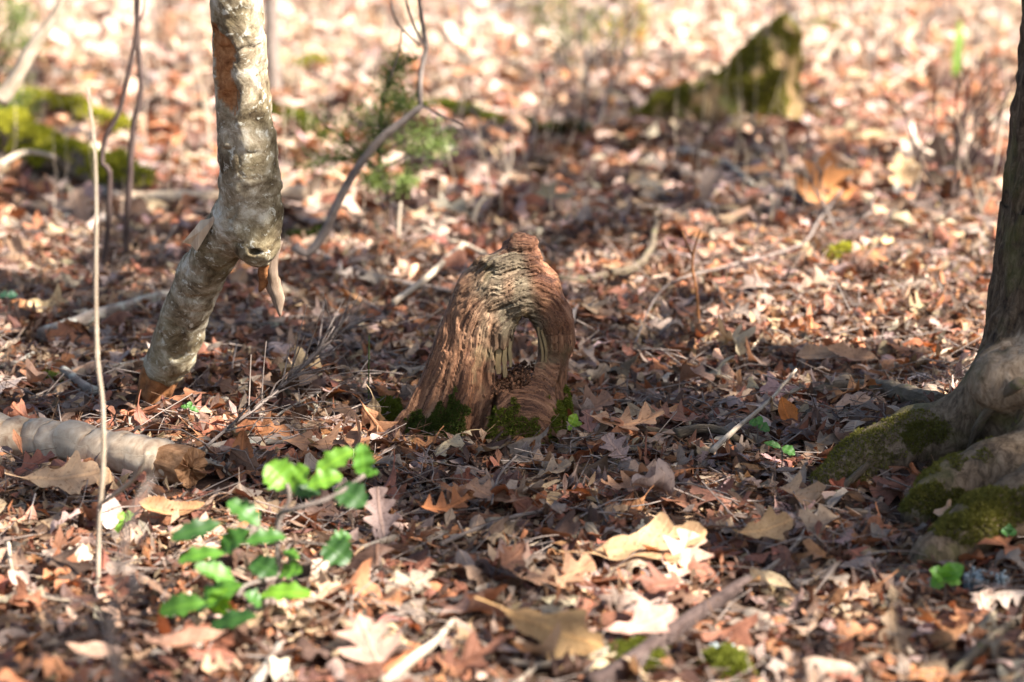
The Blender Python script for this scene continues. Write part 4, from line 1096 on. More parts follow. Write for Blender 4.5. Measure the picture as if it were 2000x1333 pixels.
# ------------------------------------------------------------------ leaves one can point to
def hero(kind, px, py, wpx, yaw, colr, label, tx=0.0, ty=0.0, cx=1.0, ky=0.6, fold=0.15, lift=0.02, seed=0, mat='leaf', nt=40, nu=9, twist=0.0, cat='leaf'):
    st = rng.bit_generator.state
    x, y, F = leaf_template(kind, nt, nu)
    p = gp(px, py, LIT + lift); L = wpx * px_m(p)
    r_ = np.random.default_rng(seed)
    Z = fold * np.abs(x) + 0.02 * np.sin(y * 11 + seed) * (0.3 + 3 * np.abs(x)) + 0.014 * np.sin(x * 23 + seed) * np.sin(y * 15 + seed * 2)
    x1 = x * (1 + 0.12 * np.sin(y * 7 + seed)) + 0.08 * math.sin(seed) * y ** 2
    a = np.clip(cx * x1, -2.8, 2.8); X2 = np.sin(a) / cx; Z2 = (1 - np.cos(a)) / cx + Z
    b = ky * y; Y3 = (1 / ky - Z2) * np.sin(b); Z3 = 1 / ky - (1 / ky - Z2) * np.cos(b)
    c = twist * y; X4 = X2 * np.cos(c) - Z3 * np.sin(c); Z4 = X2 * np.sin(c) + Z3 * np.cos(c)
    Rm = euler_mats(np.array([R(yaw)]), np.array([R(tx)]), np.array([R(ty)]))[0]
    V = (np.stack([X4, Y3, Z4], 1) @ Rm.T) * L
    V = V - V.mean(0)
    n = len(V)
    o = link('fallen_leaf' if cat == 'leaf' else cat, new_mesh('fallen_leaf', V, F, M[mat], {'col': np.tile([*colr, 1.0], (n, 1)), 'luv': np.stack([x, y + 0.5, np.full(n, seed * 3.7)], 1)}), loc=p)
    tag(o, label, cat, 'fallen leaves on the forest floor')
    return o
TAN = (0.50, 0.31, 0.13); PALE = (0.44, 0.32, 0.25); ORG = (0.42, 0.17, 0.06); BRN = (0.30, 0.17, 0.10); MAU = (0.30, 0.22, 0.20); GOLD = (0.34, 0.22, 0.10)
hero('broad_oak', 1262, 1062, 235, -82, (0.40, 0.27, 0.15), 'large golden tan oak leaf lying sunlit right of centre in the foreground', 22, -6, 0.9, 0.4, 0.1, 0.045, 3)
hero('white_oak', 1330, 1100, 165, -20, PALE, 'pale pinkish lobed leaf just under the large golden oak leaf', 30, 10, 1.2, 0.8, 0.1, 0.03, 5)
hero('broad_oak', 1075, 1228, 215, -112, GOLD, 'broad flat golden brown oak leaf near the bottom centre', 34, 4, -0.5, 0.5, 0.0, 0.045, 8)
hero('broad_oak', 1495, 1030, 120, -70, (0.42, 0.28, 0.15), 'yellowish tan cupped oak leaf in front of the tree roots', 48, 15, 1.8, 1.0, 0.2, 0.04, 4)
hero('red_oak', 640, 862, 165, -100, BRN, 'brown oak leaf with deep sinuses lying left of the stump foot', 14, -8, 0.8, 0.4, 0.1, 0.03, 6)
hero('beech', 1540, 812, 75, 20, (0.52, 0.19, 0.05), 'glowing orange leaf standing up before the thin diagonal twig', 62, 10, 2.5, 0.8, 0.3, 0.03, 7)
hero('beech', 472, 885, 85, -4, (0.33, 0.15, 0.07), 'rust brown leaf standing upright beside the end of the pale log', 78, 4, 1.5, 0.5, 0.25, 0.035, 9)
hero('chestnut', 330, 990, 150, -70, (0.29, 0.165, 0.085), 'boat-shaped curled tan leaf under the end of the pale log', 25, 20, 4.0, 1.6, 0.4, 0.035, 10)
hero('broad_oak', 120, 930, 150, -85, (0.44, 0.31, 0.20), 'wide pale brown leaf leaning on the near side of the log', 48, 0, 0.7, 0.6, 0.0, 0.045, 11)
hero('maple', 720, 1250, 140, 20, (0.38, 0.25, 0.20), 'dull pinkish brown maple leaf left of the bottom centre', 30, 0, 0.6, 0.5, 0.0, 0.04, 12)
hero('chestnut', 362, 1248, 165, -82, (0.34, 0.20, 0.14), 'dark tan boat-shaped leaf below the holly seedling', 14, -5, 3.2, 0.9, 0.3, 0.045, 13)
hero('chestnut', 190, 1268, 120, 80, (0.46, 0.31, 0.23), 'pale serrated oval leaf at the lower left', 20, 0, 1.4, 0.8, 0.1, 0.045, 14)
hero('white_oak', 745, 1010, 120, 10, MAU, 'grey forked oak leaf standing right of the holly leaves', 50, 12, 1.0, 0.7, 0.1, 0.04, 15)
hero('white_oak', 965, 965, 115, 60, (0.33, 0.20, 0.13), 'cupped brown round-lobed leaf directly in front of the stump', 18, 0, 1.5, 0.9, 0.1, 0.035, 16)
hero('red_oak', 870, 985, 110, -60, (0.33, 0.13, 0.05), 'rust coloured pointed oak leaf in front of the stump foot', 24, 12, 1.8, 1.2, 0.2, 0.035, 17)
hero('red_oak', 1225, 818, 150, -80, (0.48, 0.28, 0.16), 'light tan oak leaf catching the sun just right of the stump', 12, 0, 0.8, 1.2, 0.1, 0.035, 18)
hero('white_oak', 1208, 880, 90, 30, MAU, 'small grey leaf with rounded lobes right of the stump moss', 30, 0, 1.0, 0.9, 0.1, 0.03, 19)
hero('red_oak', 1320, 810, 110, 60, (0.28, 0.14, 0.09), 'dark rust leaf beside the sunlit tan leaf by the stump', 10, 0, 2.0, 1.0, 0.1, 0.03, 20)
hero('red_oak', 1230, 945, 115, 100, BRN, 'brown star-shaped oak leaf among the shaded litter right of centre', 10, 5, 1.0, 0.8, 0.1, 0.035, 21)
hero('beech', 1600, 690, 110, -70, (0.36, 0.24, 0.15), 'matt brown oval leaf lying before the bright patch', 15, 0, 1.2, 0.8, 0.2, 0.04, 22)
hero('beech', 1660, 690, 100, -95, (0.34, 0.21, 0.13), 'second matt brown oval leaf right of its twin', 20, 10, 1.2, 0.8, 0.2, 0.04, 23)
hero('white_oak', 1130, 795, 140, -70, (0.30, 0.18, 0.12), 'folded brown leaf leaning on the right foot of the stump', 20, 0, 1.6, 0.9, 0.2, 0.03, 24)
hero('maple', 1610, 355, 130, -10, (0.55, 0.25, 0.09), 'large translucent orange-brown leaf standing in the middle distance', 72, 10, 0.6, 0.6, 0.1, 0.06, 25)
hero('maple', 1765, 335, 80, 20, (0.60, 0.44, 0.25), 'pale yellowish leaf standing right of the orange-brown one', 70, 20, 0.8, 0.6, 0.1, 0.05, 26)
hero('white_oak', 1000, 1085, 110, 140, (0.30, 0.15, 0.09), 'reddish brown twisted leaf in the litter below the stump', 24, 20, 1.6, 1.6, 0.2, 0.04, 27, twist=1.0)
hero('white_oak', 1150, 830, 60, 10, (0.27, 0.15, 0.13), 'dark reddish lobed leaf propped against the right moss cushion', 58, 4, 0.8, 0.5, 0.1, 0.03, 28)
hero('red_oak', 560, 745, 120, -75, (0.36, 0.24, 0.16), 'pale brown oak leaf in the half shade behind the bare brush', 12, 4, 1.0, 0.9, 0.1, 0.03, 29)
hero('white_oak', 1090, 1120, 150, -70, (0.55, 0.33, 0.20), 'sunlit salmon tan oak leaf below the stump shade', 22, 0, 1.2, 1.1, 0.1, 0.035, 30)
hero('broad_oak', 1250, 1215, 160, -65, (0.50, 0.32, 0.26), 'pink-tan broad leaf behind the mossy branch at the bottom', 20, 0, 0.7, 0.8, 0.1, 0.035, 31)
hero('beech', 215, 1005, 85, 5, (0.62, 0.50, 0.45), 'whitish sunlit oval leaf left of the boat-shaped leaf', 45, 10, 1.2, 0.8, 0.2, 0.035, 32)
hero('beech', 40, 1130, 60, 60, (0.55, 0.42, 0.36), 'pale round dead leaf at the left edge', 40, 0, 1.5, 1.5, 0.2, 0.03, 33)

# ------------------------------------------------------------------ standing stems
standing([(190, 1160), (192, 1050), (200, 930), (200, 790), (190, 700), (187, 560), (188, 430), (185, 300), (178, 230), (172, 168)], 5.5, 2.5, 'twig_pale', 'tall thin straw-coloured stalk with one side branch at the left', 'stalk', name='dry_stalk', kids=[([(200, 982), (240, 955), (270, 925), (288, 885)], 5, 4)], kdY=-0.10, sides=8)
standing([(198, 540), (205, 500), (212, 440), (213, 335), (200, 320), (205, 270), (235, 210), (262, 90), (270, 0), (272, -120)], 6, 4, 'twig_dark', 'dark crooked sapling, the left one of the crossing pair', 'sapling', sides=8)
standing([(245, 520), (248, 440), (255, 330), (262, 240), (276, 175), (268, 60), (266, -40), (264, -140)], 7, 4, 'twig_dark', 'dark straight sapling, the right one of the crossing pair', 'sapling', kids=[([(268, 45), (280, 25), (284, -40)], 2.5, 2)], sides=8)
standing([(0, 200), (25, 160), (70, 85), (100, 40), (125, -10), (150, -80)], 17, 6, 'twig_pale', 'grey leaning branch in the upper left corner', 'branch', kids=[([(35, 150), (70, 90), (95, 60)], 3, 2)], name='leaning_branch', base=6.6)
standing([(575, 480), (600, 495), (630, 460), (665, 385), (700, 325), (740, 275), (790, 235), (825, 207)], 10, 6.5, 'twig', 'bent grey sapling rising behind the broken trunk toward the top', 'sapling', kids=[([(822, 212), (820, 150), (832, 95), (825, 50), (812, -40)], 6, 4), ([(832, 95), (812, 60), (795, 10), (790, -30)], 3, 2), ([(822, 205), (860, 225), (905, 245)], 3, 2), ([(822, 90), (790, 62), (770, 35), (760, -20)], 2.5, 2), ([(785, 60), (780, 100), (760, 160)], 2, 1)], base=5.75)
standing([(1367, 645), (1362, 580), (1352, 520), (1358, 480), (1368, 450)], 3.4, 2, 'rot', 'thin orange-brown shoot standing right of the stump', 'shoot', name='shoot', kids=[([(1355, 505), (1340, 475), (1333, 452)], 3, 2)], sides=6)
standing([(720, 795), (720, 740), (721, 655)], 1.8, 1.2, 'needle', 'very thin green shoot left of the stump', 'shoot', name='shoot', sides=6)
standing([(1915, 430), (1917, 395), (1915, 365)], 5, 3, 'twig_pale', 'short pale shoot left of the living tree', 'shoot', name='shoot', sides=6)
standing([(1505, 450), (1507, 400), (1504, 380)], 4, 3, 'twig_pale', 'short pale shoot in the middle distance', 'shoot', name='shoot', sides=6)
standing([(925, 460), (925, 425), (935, 400), (950, 385)], 7, 4, 'twig_pale', 'pale curved shoot behind the stump', 'shoot', name='shoot', sides=6)
standing([(300, 520), (320, 480), (345, 440)], 4, 3, 'twig', 'short leaning brown twig left of the broken trunk', 'shoot', name='shoot', sides=6)
standing([(775, 480), (780, 420), (783, 395)], 5, 3, 'twig_pale', 'pale short stub below the evergreen seedling', 'shoot', name='shoot', sides=6)
# brush: bare dead branchlets lying left of the stump
def brush():
    P = G_([(395, 880), (450, 845), (520, 805), (580, 760), (640, 710), (700, 680)], 0.02)
    for i, p in enumerate(P): p.z += 0.012 * i
    s = px_m(P[0])
    kids = []
    for i in range(46):
        t = random.uniform(0.15, 0.95) * 5; k = int(t); p = P[k].lerp(P[min(k + 1, 5)], t - k)
        d = Vector((random.uniform(-0.1, 1), random.uniform(-0.5, 0.6), random.uniform(0.05, 0.8))).normalized() * random.uniform(0.05, 0.16)
        kids.append(('twig', [p, p + d * 0.5 + Vector((0, 0, random.uniform(-.01, .01))), p + d], [s * 2.2, s * 1.5, s * 0.8]))
    sweep_thing('dead_brush', P, [s * 3.6, s * 3.2, s * 2.8, s * 2.3, s * 1.7, s * 1.0], M['twig'], 'bare spreading brushwood branch lying left of the stump', 'branch', sides=6, kids=kids)
brush()
def bush(px, py, top, spread, n, mat, label, cat='shrub', name='bare_shrub', rpx=3.5, base=None, depth=3):
    b0 = gp(px, py); s = px_m(b0); hgt = (py - top) * s / cp
    kids = []
    def grow(p, d, L, r, lv):
        if lv == 0 or L < 0.015: return
        m_ = p + d * L * 0.5 + Vector((random.gauss(0, .05), random.gauss(0, .05), random.gauss(0, .03))) * L
        q = p + d * L
        kids.append(('twig', [p, m_, q], [r, r * 0.85, r * 0.65]))
        for _ in range(random.choice((2, 2, 3))):
            nd = (d + Vector((random.gauss(0, .5), random.gauss(0, .4), random.gauss(0.05, .35)))).normalized()
            grow(m_.lerp(q, random.uniform(0.2, 1)), nd, L * random.uniform(0.45, 0.75), r * 0.62, lv - 1)
    for _ in range(n):
        d = Vector((random.gauss(0, 1) * spread, random.gauss(0, 0.3), 1)).normalized()
        grow(b0 + Vector((random.gauss(0, .02), random.gauss(0, .02), 0)), d, hgt * random.uniform(0.45, 0.6), rpx * s, depth)
    main = kids.pop(0)
    sweep_thing(name, main[1], main[2], M[mat], label, cat, sides=5, step=0.05, kids=kids)
bush(1860, 420, 120, 0.6, 5, 'twig_dark', 'bare twiggy shrub left of the living tree trunk')
bush(1155, 270, -60, 0.35, 4, 'twig', 'brown blurred shrub at the top centre of the clearing')
bush(1010, 330, 120, 0.4, 3, 'twig', 'low wiry twigs in the middle distance above the stump')
bush(1480, 300, 200, 0.5, 2, 'twig_pale', 'pale dead stems in front of the mossy stump')
bush(1650, 60, -200, 0.5, 5, 'twig', 'tangled grey brush at the top right edge of the clearing')
bush(1760, 110, -100, 0.6, 5, 'twig', 'tangled brown brush in the far right clearing')
bush(1250, 60, -150, 0.5, 4, 'twig', 'thin brush at the top edge left of the mossy stump')
bush(640, 60, -150, 0.5, 4, 'twig_pale', 'pale brush at the top edge right of the broken trunk')
bush(1640, 470, 300, 0.5, 2, 'twig', 'thin leaning twigs above the bright moss patch')
bush(470, 880, 770, 0.8, 2, 'twig', 'tiny bare shoot at the foot of the broken trunk', rpx=2.2)
# blurred dead stalk very near the lens, lower left
p0 = gp(225, 1500); 
near_st = [at(250, 1640, 2.55), at(235, 1380, 2.5), at(215, 1240, 2.5), at(232, 1120, 2.52), at(255, 1010, 2.55), at(300, 930, 2.58)]
base0 = near_st[0]; near_st[0] = Vector((base0.x, base0.y, float(H(base0.x, base0.y)) - 0.01))
sweep_thing('dry_stalk', near_st, [0.005, 0.0055, 0.005, 0.0042, 0.003, 0.0015], M['twig'], 'soft blurred brown stalk nearest the viewer at the lower left', 'stalk', sides=6, kids=[('twig', [near_st[2], at(170, 1150, 2.5), at(120, 1060, 2.48), at(110, 990, 2.46)], [.0025, .002, .0016, .001]), ('twig', [near_st[3], at(200, 1060, 2.5), at(185, 960, 2.5)], [.002, .0016, .001]),
    ('dead_leaf', [at(250, 1180, 2.5), at(262, 1140, 2.5), at(270, 1120, 2.5)], [.003, .009, .002])])
sweep_thing('dry_stalk', G_([(15, 1060), (30, 1130), (80, 1165), (135, 1172)], 0.02), [.004, .0035, .003, .002], M['twig_pale'], 'pale green curved stem looping over the litter at the left edge', 'stalk', sides=6)

# ------------------------------------------------------------------ far trunks and saplings
def far_trunk(px, py, r, mat, label, lean=0, h=4.0, grp=None):
    b = gp(px, py); s = px_m(b)
    P = [b - Vector((0, 0, 0.05)), b + Vector((lean * 0.3, 0, h * 0.25)), b + Vector((lean * 0.6, 0.1, h * 0.6)), b + Vector((lean, 0.2, h))]
    return sweep_thing('tree_trunk' if r > 8 else 'sapling', P, [r * s * 1.15, r * s, r * s * 0.85, r * s * 0.5], M[mat], label, 'tree trunk' if r > 8 else 'sapling', sides=16 if r > 8 else 6, step=0.06, group=grp)
far_trunk(534, 192, 13, 'twig', 'grey smooth sapling trunk right behind the broken trunk', 0.0)
for i, (px, py, r) in enumerate([(330, 60, 3), (700, 45, 3), (905, 70, 4), (960, 30, 3), (1050, 40, 5), (1340, 30, 4), (1440, 20, 4), (1500, 60, 3), (1580, 10, 4), (1700, 40, 4), (1760, 20, 3), (1850, 50, 4), (1920, 40, 5), (120, 60, 3), (430, 20, 3), (610, 30, 3)]):
    far_trunk(px, py, r, random.choice(['twig_pale', 'twig', 'twig']), ['leftmost', 'second', 'third', 'fourth', 'fifth', 'sixth', 'seventh', 'eighth', 'ninth', 'tenth', 'eleventh', 'twelfth', 'thirteenth', 'fourteenth', 'fifteenth', 'rightmost'][sorted([330,700,905,960,1050,1340,1440,1500,1580,1700,1760,1850,1920,120,430,610]).index(px)] + ' of the slender bare saplings along the far edge, counted from the left', random.uniform(-.5, .5), 2.5, 'bare sapling stems at the back of the clearing')

# ------------------------------------------------------------------ mossy logs, mounds and the mossy stump in the back
def mossy_log(name, pts, rs, label, mat='root', moss='moss_bright', n=9000, size=0.014, cat='log', up=0.15, lift=0.0):
    P = G_(pts, lift); s = px_m(P[len(P) // 2]); Rr = [r * s for r in rs]
    V, F, G = tube(P, Rr, 32, 0.025, 0.34, 5, wobble=0.5, freq=1.3)
    b = Bag(); b.add(V, F, gr=G); o = link(name, b.mesh(name, M[mat], origin=P[0]), loc=P[0]); tag(o, label, cat)
    Pm, Nm = face_points(V, F[:, :4], n, lambda c, nr: (nr[:, 2] + 1.3 * fbm(c[:, 0] * 9, c[:, 1] * 9, c[:, 2] * 9, 4, 3) > up) * 1.0)
    q = link('moss', moss_mesh('moss', Pm, Nm, M[moss], size, P[0]), parent=o); q['kind'] = 'stuff'
mossy_log('mossy_log', [(-120, 225), (-10, 258), (70, 290), (150, 318), (230, 338), (290, 345)], (44, 40, 38, 30, 30, 12), 'nearer fallen log on the left, bright yellow-green moss over a dark underside', n=16000, lift=0.06)
mossy_log('mossy_log', [(-80, 195), (0, 205), (100, 212), (160, 222), (245, 250)], (24, 24, 22, 18, 10), 'farther fallen log on the left with a thinner strip of moss', n=8000, lift=0.02)
mossy_log('mossy_root', [(520, 225), (560, 240), (600, 258), (640, 275)], (22, 24, 18, 8), 'short mossy root behind the broken trunk on its right', 'root', 'moss', 5000, cat='root')
mossy_log('mossy_root', [(805, 235), (850, 222), (900, 228), (950, 240), (985, 248)], (22, 24, 18, 14, 6), 'mossy arched root in the middle distance above the stump', 'root', 'moss', 6000, cat='root')
mossy_log('mossy_root', [(1060, 262), (1110, 258), (1150, 262)], (12, 13, 8), 'dark mossed lump left of the mossy stump', 'root', 'moss_dark', 2500, cat='root')
mossy_log('mossy_root', [(570, 465), (610, 470), (640, 450)], (12, 14, 7), 'mossy lump at the base of the bent sapling', 'root', 'moss_dark', 2500, cat='root', size=.01)
def moss_cushion(px, py, rx, ry, hz, mat, label, n=4500, size=0.010):
    c = gp(px, py, LIT); s = px_m(c)
    th, ph = np.meshgrid(np.linspace(0, 2 * np.pi, 25)[:-1], np.linspace(0.0, 1.0, 8)[1:])
    r = ph * (1 + 0.2 * vnoise(np.cos(th) * 2 + px, np.sin(th) * 2, 0, 3))
    V = np.stack([np.cos(th) * r * rx * s, np.sin(th) * r * ry * s / 0.28, hz * (1 - ph ** 2) - 0.012 + 0.2 * hz * vnoise(np.cos(th) * r * 4, np.sin(th) * r * 4, 1, 4)], -1).reshape(-1, 3)
    i, j = np.meshgrid(np.arange(6), np.arange(24), indexing='ij')
    F = np.stack([i * 24 + j, (i + 1) * 24 + j, (i + 1) * 24 + (j + 1) % 24, i * 24 + (j + 1) % 24], -1).reshape(-1, 4)
    V = np.vstack([V, [0, 0, hz - 0.012]]); F = np.vstack([F, [[168, a, a + 1, (a + 2) % 24] for a in range(0, 24, 2)]])
    o = link('moss_cushion', new_mesh('moss_cushion', V, F, M[mat], {'rnd': np.full(len(V), 0.2)}), loc=c); tag(o, label, 'moss')
    Pm, Nm = face_points(V, F, n)
    Nm = Nm * np.sign(Nm[:, 2:3] + 1e-6)
    q = link('moss_tufts', moss_mesh('moss_tufts', Pm, Nm, M[mat], size), parent=o); q['kind'] = 'stuff'
moss_cushion(1652, 500, 52, 14, 0.035, 'moss_bright', 'small bright green moss patch in the sunlit litter at the right')
moss_cushion(1610, 52, 45, 12, 0.04, 'moss_bright', 'yellow-green moss patch beyond the mossy stump')
moss_cushion(610, 130, 50, 7, 0.05, 'moss_bright', 'yellowish moss mound in the far left clearing')
moss_cushion(1035, 250, 20, 8, 0.04, 'moss', 'small green moss lump in the middle distance')
moss_cushion(760, 792, 32, 22, 0.03, 'moss', 'olive moss cushion at the left foot of the stump', size=0.006)
moss_cushion(1245, 1285, 70, 26, 0.03, 'moss', 'blurred moss pad at the bottom edge below the mossy branch', size=0.006)
moss_cushion(1420, 1310, 60, 26, 0.04, 'moss', 'mossy lump with pale lichen at the bottom edge', size=0.006)
moss_cushion(90, 740, 45, 12, 0.02, 'moss_dark', 'dark moss patch left of the broken trunk', size=0.006)
def back_stump():
    base = gp(1470, 238); s = px_m(base)
    def w(px, py, dy, rpx):
        v = at(px, py, base.y + dy); return (v.x - base.x, v.y - base.y, v.z - base.z, rpx * s)
    lo = np.array([-265 * s, -0.30, -0.12]); hi = np.array([190 * s, 0.45, 235 * s]); h = 0.0125
    X, Y, Z = grid(lo, hi, h)
    f = chain(X, Y, Z, [w(1492, 235, .05, 72), w(1494, 175, .08, 64), w(1512, 120, .10, 44), w(1525, 80, .12, 26), w(1534, 36, .13, 6)], 0.02)
    f = smin(f, chain(X, Y, Z, [w(1470, 210, .02, 66), w(1380, 210, .0, 52), w(1310, 222, -.03, 32), w(1250, 242, -.06, 16)], 0.03), 0.05)
    f = smin(f, chain(X, Y, Z, [w(1540, 225, .02, 30), w(1590, 250, -.05, 18), w(1620, 270, -.08, 10)], 0.02), 0.03)
    f = smin(f, chain(X, Y, Z, [w(1435, 170, .06, 34), w(1465, 125, .1, 28), w(1500, 75, .1, 16), w(1525, 40, .12, 6)], 0.02), 0.02)
    f = f - 0.020 * fbm(X * 9, Y * 9, Z * 7, 3, 3) - 0.035 * np.clip(Z / 0.5, 0, 1) * fbm(X * 30, Y * 30, Z * 6, 9, 2) - 0.016 * (1 - 2 * np.abs(vnoise(X * 26, Y * 26, Z * 7, 5)))
    V, F = surface_nets(f, lo, h)
    G = np.stack([V[:, 2], np.arctan2(V[:, 1], V[:, 0]), 0 * V[:, 0]], 1)
    m = m_bark('old_stump_wood', (0.035, 0.02, 0.012), (0.19, 0.11, 0.045), (0.38, 0.27, 0.14), 1.0, stretch=(3, 25, 25), lichen=(0.14, 0.15, 0.03), dist=0.01)
    o = link('mossy_stump', new_mesh('mossy_stump', V, F, m, {'gr': G}), loc=base)
    tag(o, 'big blurred mossy stump with a tall jagged spire in the sunny back right', 'tree stump')
    P, N_ = face_points(V, F, 24000, lambda c, nr: (fbm(c[:, 0] * 7, c[:, 1] * 7, c[:, 2] * 5, 8, 3) + 0.25 * nr[:, 2] - c[:, 2] * 0.6 + 0.6 * fbm(c[:, 0] * 22, c[:, 1] * 22, c[:, 2] * 16, 18, 2) > -0.12) * 1.0)
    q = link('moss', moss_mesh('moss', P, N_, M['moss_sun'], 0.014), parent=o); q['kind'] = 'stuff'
back_stump()

# ------------------------------------------------------------------ holly seedling, foreground left
def blade(parent, kind, base, tip, width, normal, colr, mat, name='leaf', cx=0.8, ky=0.7, nt=18, nu=5, seed=0, label=None, org=Vector()):
    x, y, F = leaf_template(kind, nt, nu)
    base = Vector(base); tip = Vector(tip); L = (tip - base).length; ex = (tip - base).normalized()
    nrm = Vector(normal); sd = ex.cross(nrm).normalized(); nrm = sd.cross(ex).normalized()
    x = x * width / 0.29 * 0.5 / L if kind == 'holly' else x * width / (2 * np.abs(x).max()) / L
    Z = 0.03 * np.sin(y * 17 + seed) * np.abs(x) * 5
    a = cx * x * 2; Z = Z + np.abs(x) * 0.25 + (1 - np.cos(a)) * 0.2 - ky * 0.25 * (y ** 2 * 4) * 0.35
    V = np.array(base)[None] + ((y + 0.5) * L)[:, None] * np.array(ex) + (x * L)[:, None] * np.array(sd) + (Z * L)[:, None] * np.array(nrm)
    n = len(V)
    o = link(name, new_mesh(name, V - np.array(org), F, mat, {'col': np.tile([*colr, 1.0], (n, 1)), 'luv': np.stack([x, y + 0.5, np.full(n, seed * 2.3)], 1)}), parent=parent)
    if label: o['label'] = label
    return o
def holly():
    b0 = gp(548, 1205); Yh = b0.y
    root = empty('holly_seedling', b0)
    tag(root, 'young bright green holly seedling with spiny glossy leaves in the foreground', 'seedling')
    def stem(pts, r0, r1, dys=None):
        P = [at(p[0], p[1], Yh + (p[2] if len(p) > 2 else 0)) for p in pts]; s = px_m(P[0])
        V, F, G = tube(P, [s * (r0 + (r1 - r0) * i / (len(P) - 1)) for i in range(len(P))], 8, 0.01, 0.08, 1)
        b = Bag(); b.add(V, F, gr=G); link('stem', b.mesh('stem', M['twig'], origin=b0), parent=root)
    stem([(548, 1225), (543, 1150), (542, 1060), (545, 1020), (565, 975), (560, 945)], 6, 4)
    stem([(545, 1040), (545, 1005, 0), (575, 995, -.03), (640, 975, -.04), (680, 952, -.03), (712, 928, -.02)], 6, 4)
    stem([(542, 1045), (500, 1037, -.03), (440, 1025, -.05)], 4, 2)
    stem([(543, 1130), (510, 1135, -.05), (478, 1145, -.10), (465, 1165, -.14)], 5, 3)
    stem([(542, 1100), (560, 1075, .04), (575, 1060, .06), (640, 1065, .04)], 3, 2)
    LV = [  # base px, tip px, width px, dy, tone
        ((563, 950), (520, 908), 70, .00, 3), ((560, 960), (600, 912), 62, .03, 3), ((615, 925), (690, 878), 46, .04, 3), ((710, 930), (705, 868), 46, 0, 2), ((600, 950), (668, 928), 48, -.02, 3),
        ((575, 965), (628, 958), 40, .0, 0), ((655, 955), (715, 985), 62, -.03, 0), ((508, 1025), (445, 978), 52, -.02, 1), ((432, 1020), (332, 1052), 40, -.05, 0), ((485, 1035), (428, 1078), 48, -.06, 1),
        ((478, 1058), (558, 1046), 42, -.05, 1), ((438, 1078), (346, 1094), 42, -.08, 2), ((460, 1132), (382, 1104), 44, -.08, 2), ((488, 1095), (540, 1122), 52, -.03, 0), ((545, 1118), (588, 1115), 44, .0, 2),
        ((632, 1062), (682, 1098), 66, .04, 0), ((645, 1060), (686, 1045), 36, .05, 1), ((470, 1140), (380, 1190), 60, -.12, 2), ((505, 1160), (608, 1158), 46, -.06, 3), ((400, 1175), (308, 1194), 50, -.15, 2),
        ((500, 1200), (405, 1228), 44, -.16, 0), ((478, 1160), (512, 1182), 40, -.12, 1), ((712, 928), (738, 922), 20, 0, 2), ((555, 1075), (582, 1092), 26, .03, 2), ((440, 1150), (420, 1200), 50, -.12, 3)]
    tones = [(0.022, 0.065, 0.012), (0.038, 0.11, 0.016), (0.065, 0.165, 0.02), (0.10, 0.215, 0.02)]
    for i, (b, t, wpx, dy, tn) in enumerate(LV):
        B = at(b[0], b[1], Yh + dy); T = at(t[0], t[1], Yh + dy + random.uniform(-0.03, 0.02))
        s = px_m(B)
        blade(root, 'holly', B, T, wpx * s * 1.0, (random.uniform(-.3, .3), random.uniform(-1.0, -0.45), 1.0), tones[tn], M['holly'], seed=i, org=b0)
holly()
def small_green(px, py, leaves, label, name='seedling_plant', tone=(0.06, 0.16, 0.03), cat='seedling', dz=0.03):
    b0 = gp(px, py); root = empty(name, b0); tag(root, label, cat)
    s = px_m(b0)
    top = b0 + Vector((0, 0, dz + 0.02))
    V, F, G = tube([b0, (b0 + top) / 2 + Vector((.002, 0, 0)), top], [1.5 * s] * 3, 6, 0.01, 0.1, 1); b = Bag(); b.add(V, F, gr=G); link('stem', b.mesh('stem', M['twig'], origin=b0), parent=root)
    for i, (dx, dyp, L, wd) in enumerate(leaves):
        B = top; a = math.atan2(dyp, dx)
        T = B + Vector((dx * s, random.uniform(-.01, .01), dyp * s))
        blade(root, 'beech', B, T, wd * s, (0.1, -0.8, 1), tuple(np.array(tone) * random.uniform(0.7, 1.3)), M['holly'], seed=i, org=b0)
small_green(1478, 880, [(-16, 6, 1, 20), (24, -10, 1, 24), (8, 16, 1, 16)], 'tiny dark green plant right of the stump in the litter')
small_green(1525, 925, [(-34, 10, 1, 16), (26, -12, 1, 24)], 'small two-leaved green plant left of the surface roots')
small_green(1115, 880, [(10, 22, 1, 22), (22, 4, 1, 16), (-4, -10, 1, 10)], 'tiny bright green sprout at the right front of the stump', tone=(0.16, 0.24, 0.02))
small_green(370, 845, [(-16, 2, 1, 10), (22, -8, 1, 14), (4, 10, 1, 12)], 'tiny dark green sprout behind the pale log')
small_green(245, 1070, [(-14, 10, 1, 22), (20, 12, 1, 26), (-22, -34, 1, 14)], 'small bright green sprout left of the holly seedling', tone=(0.13, 0.26, 0.04))
small_green(1842, 1190, [(-30, 22, 1, 34), (36, 26, 1, 40), (-26, -14, 1, 34), (6, 34, 1, 30), (30, -4, 1, 30)], 'cluster of fresh green leaves in the lower right', tone=(0.10, 0.24, 0.03))
small_green(1965, 1100, [(-14, 8, 1, 22), (18, 6, 1, 22), (4, 20, 1, 18)], 'dark green sprout at the right edge above the lichen', tone=(0.05, 0.14, 0.03))
small_green(15, 620, [(-14, 4, 1, 20), (20, 2, 1, 20)], 'bluish green sprout at the left edge', tone=(0.03, 0.09, 0.05))
# green upright blade in the far right clearing
b0 = gp(1866, 165); r_ = empty('green_blade', b0); tag(r_, 'single bright green upright blade in the far right clearing', 'blade of grass')
blade(r_, 'chestnut', b0, b0 + Vector((0.01, 0, 130 * px_m(b0))), 22 * px_m(b0), (0, -1, 0.1), (0.16, 0.30, 0.05), M['holly'], name='blade', org=b0)

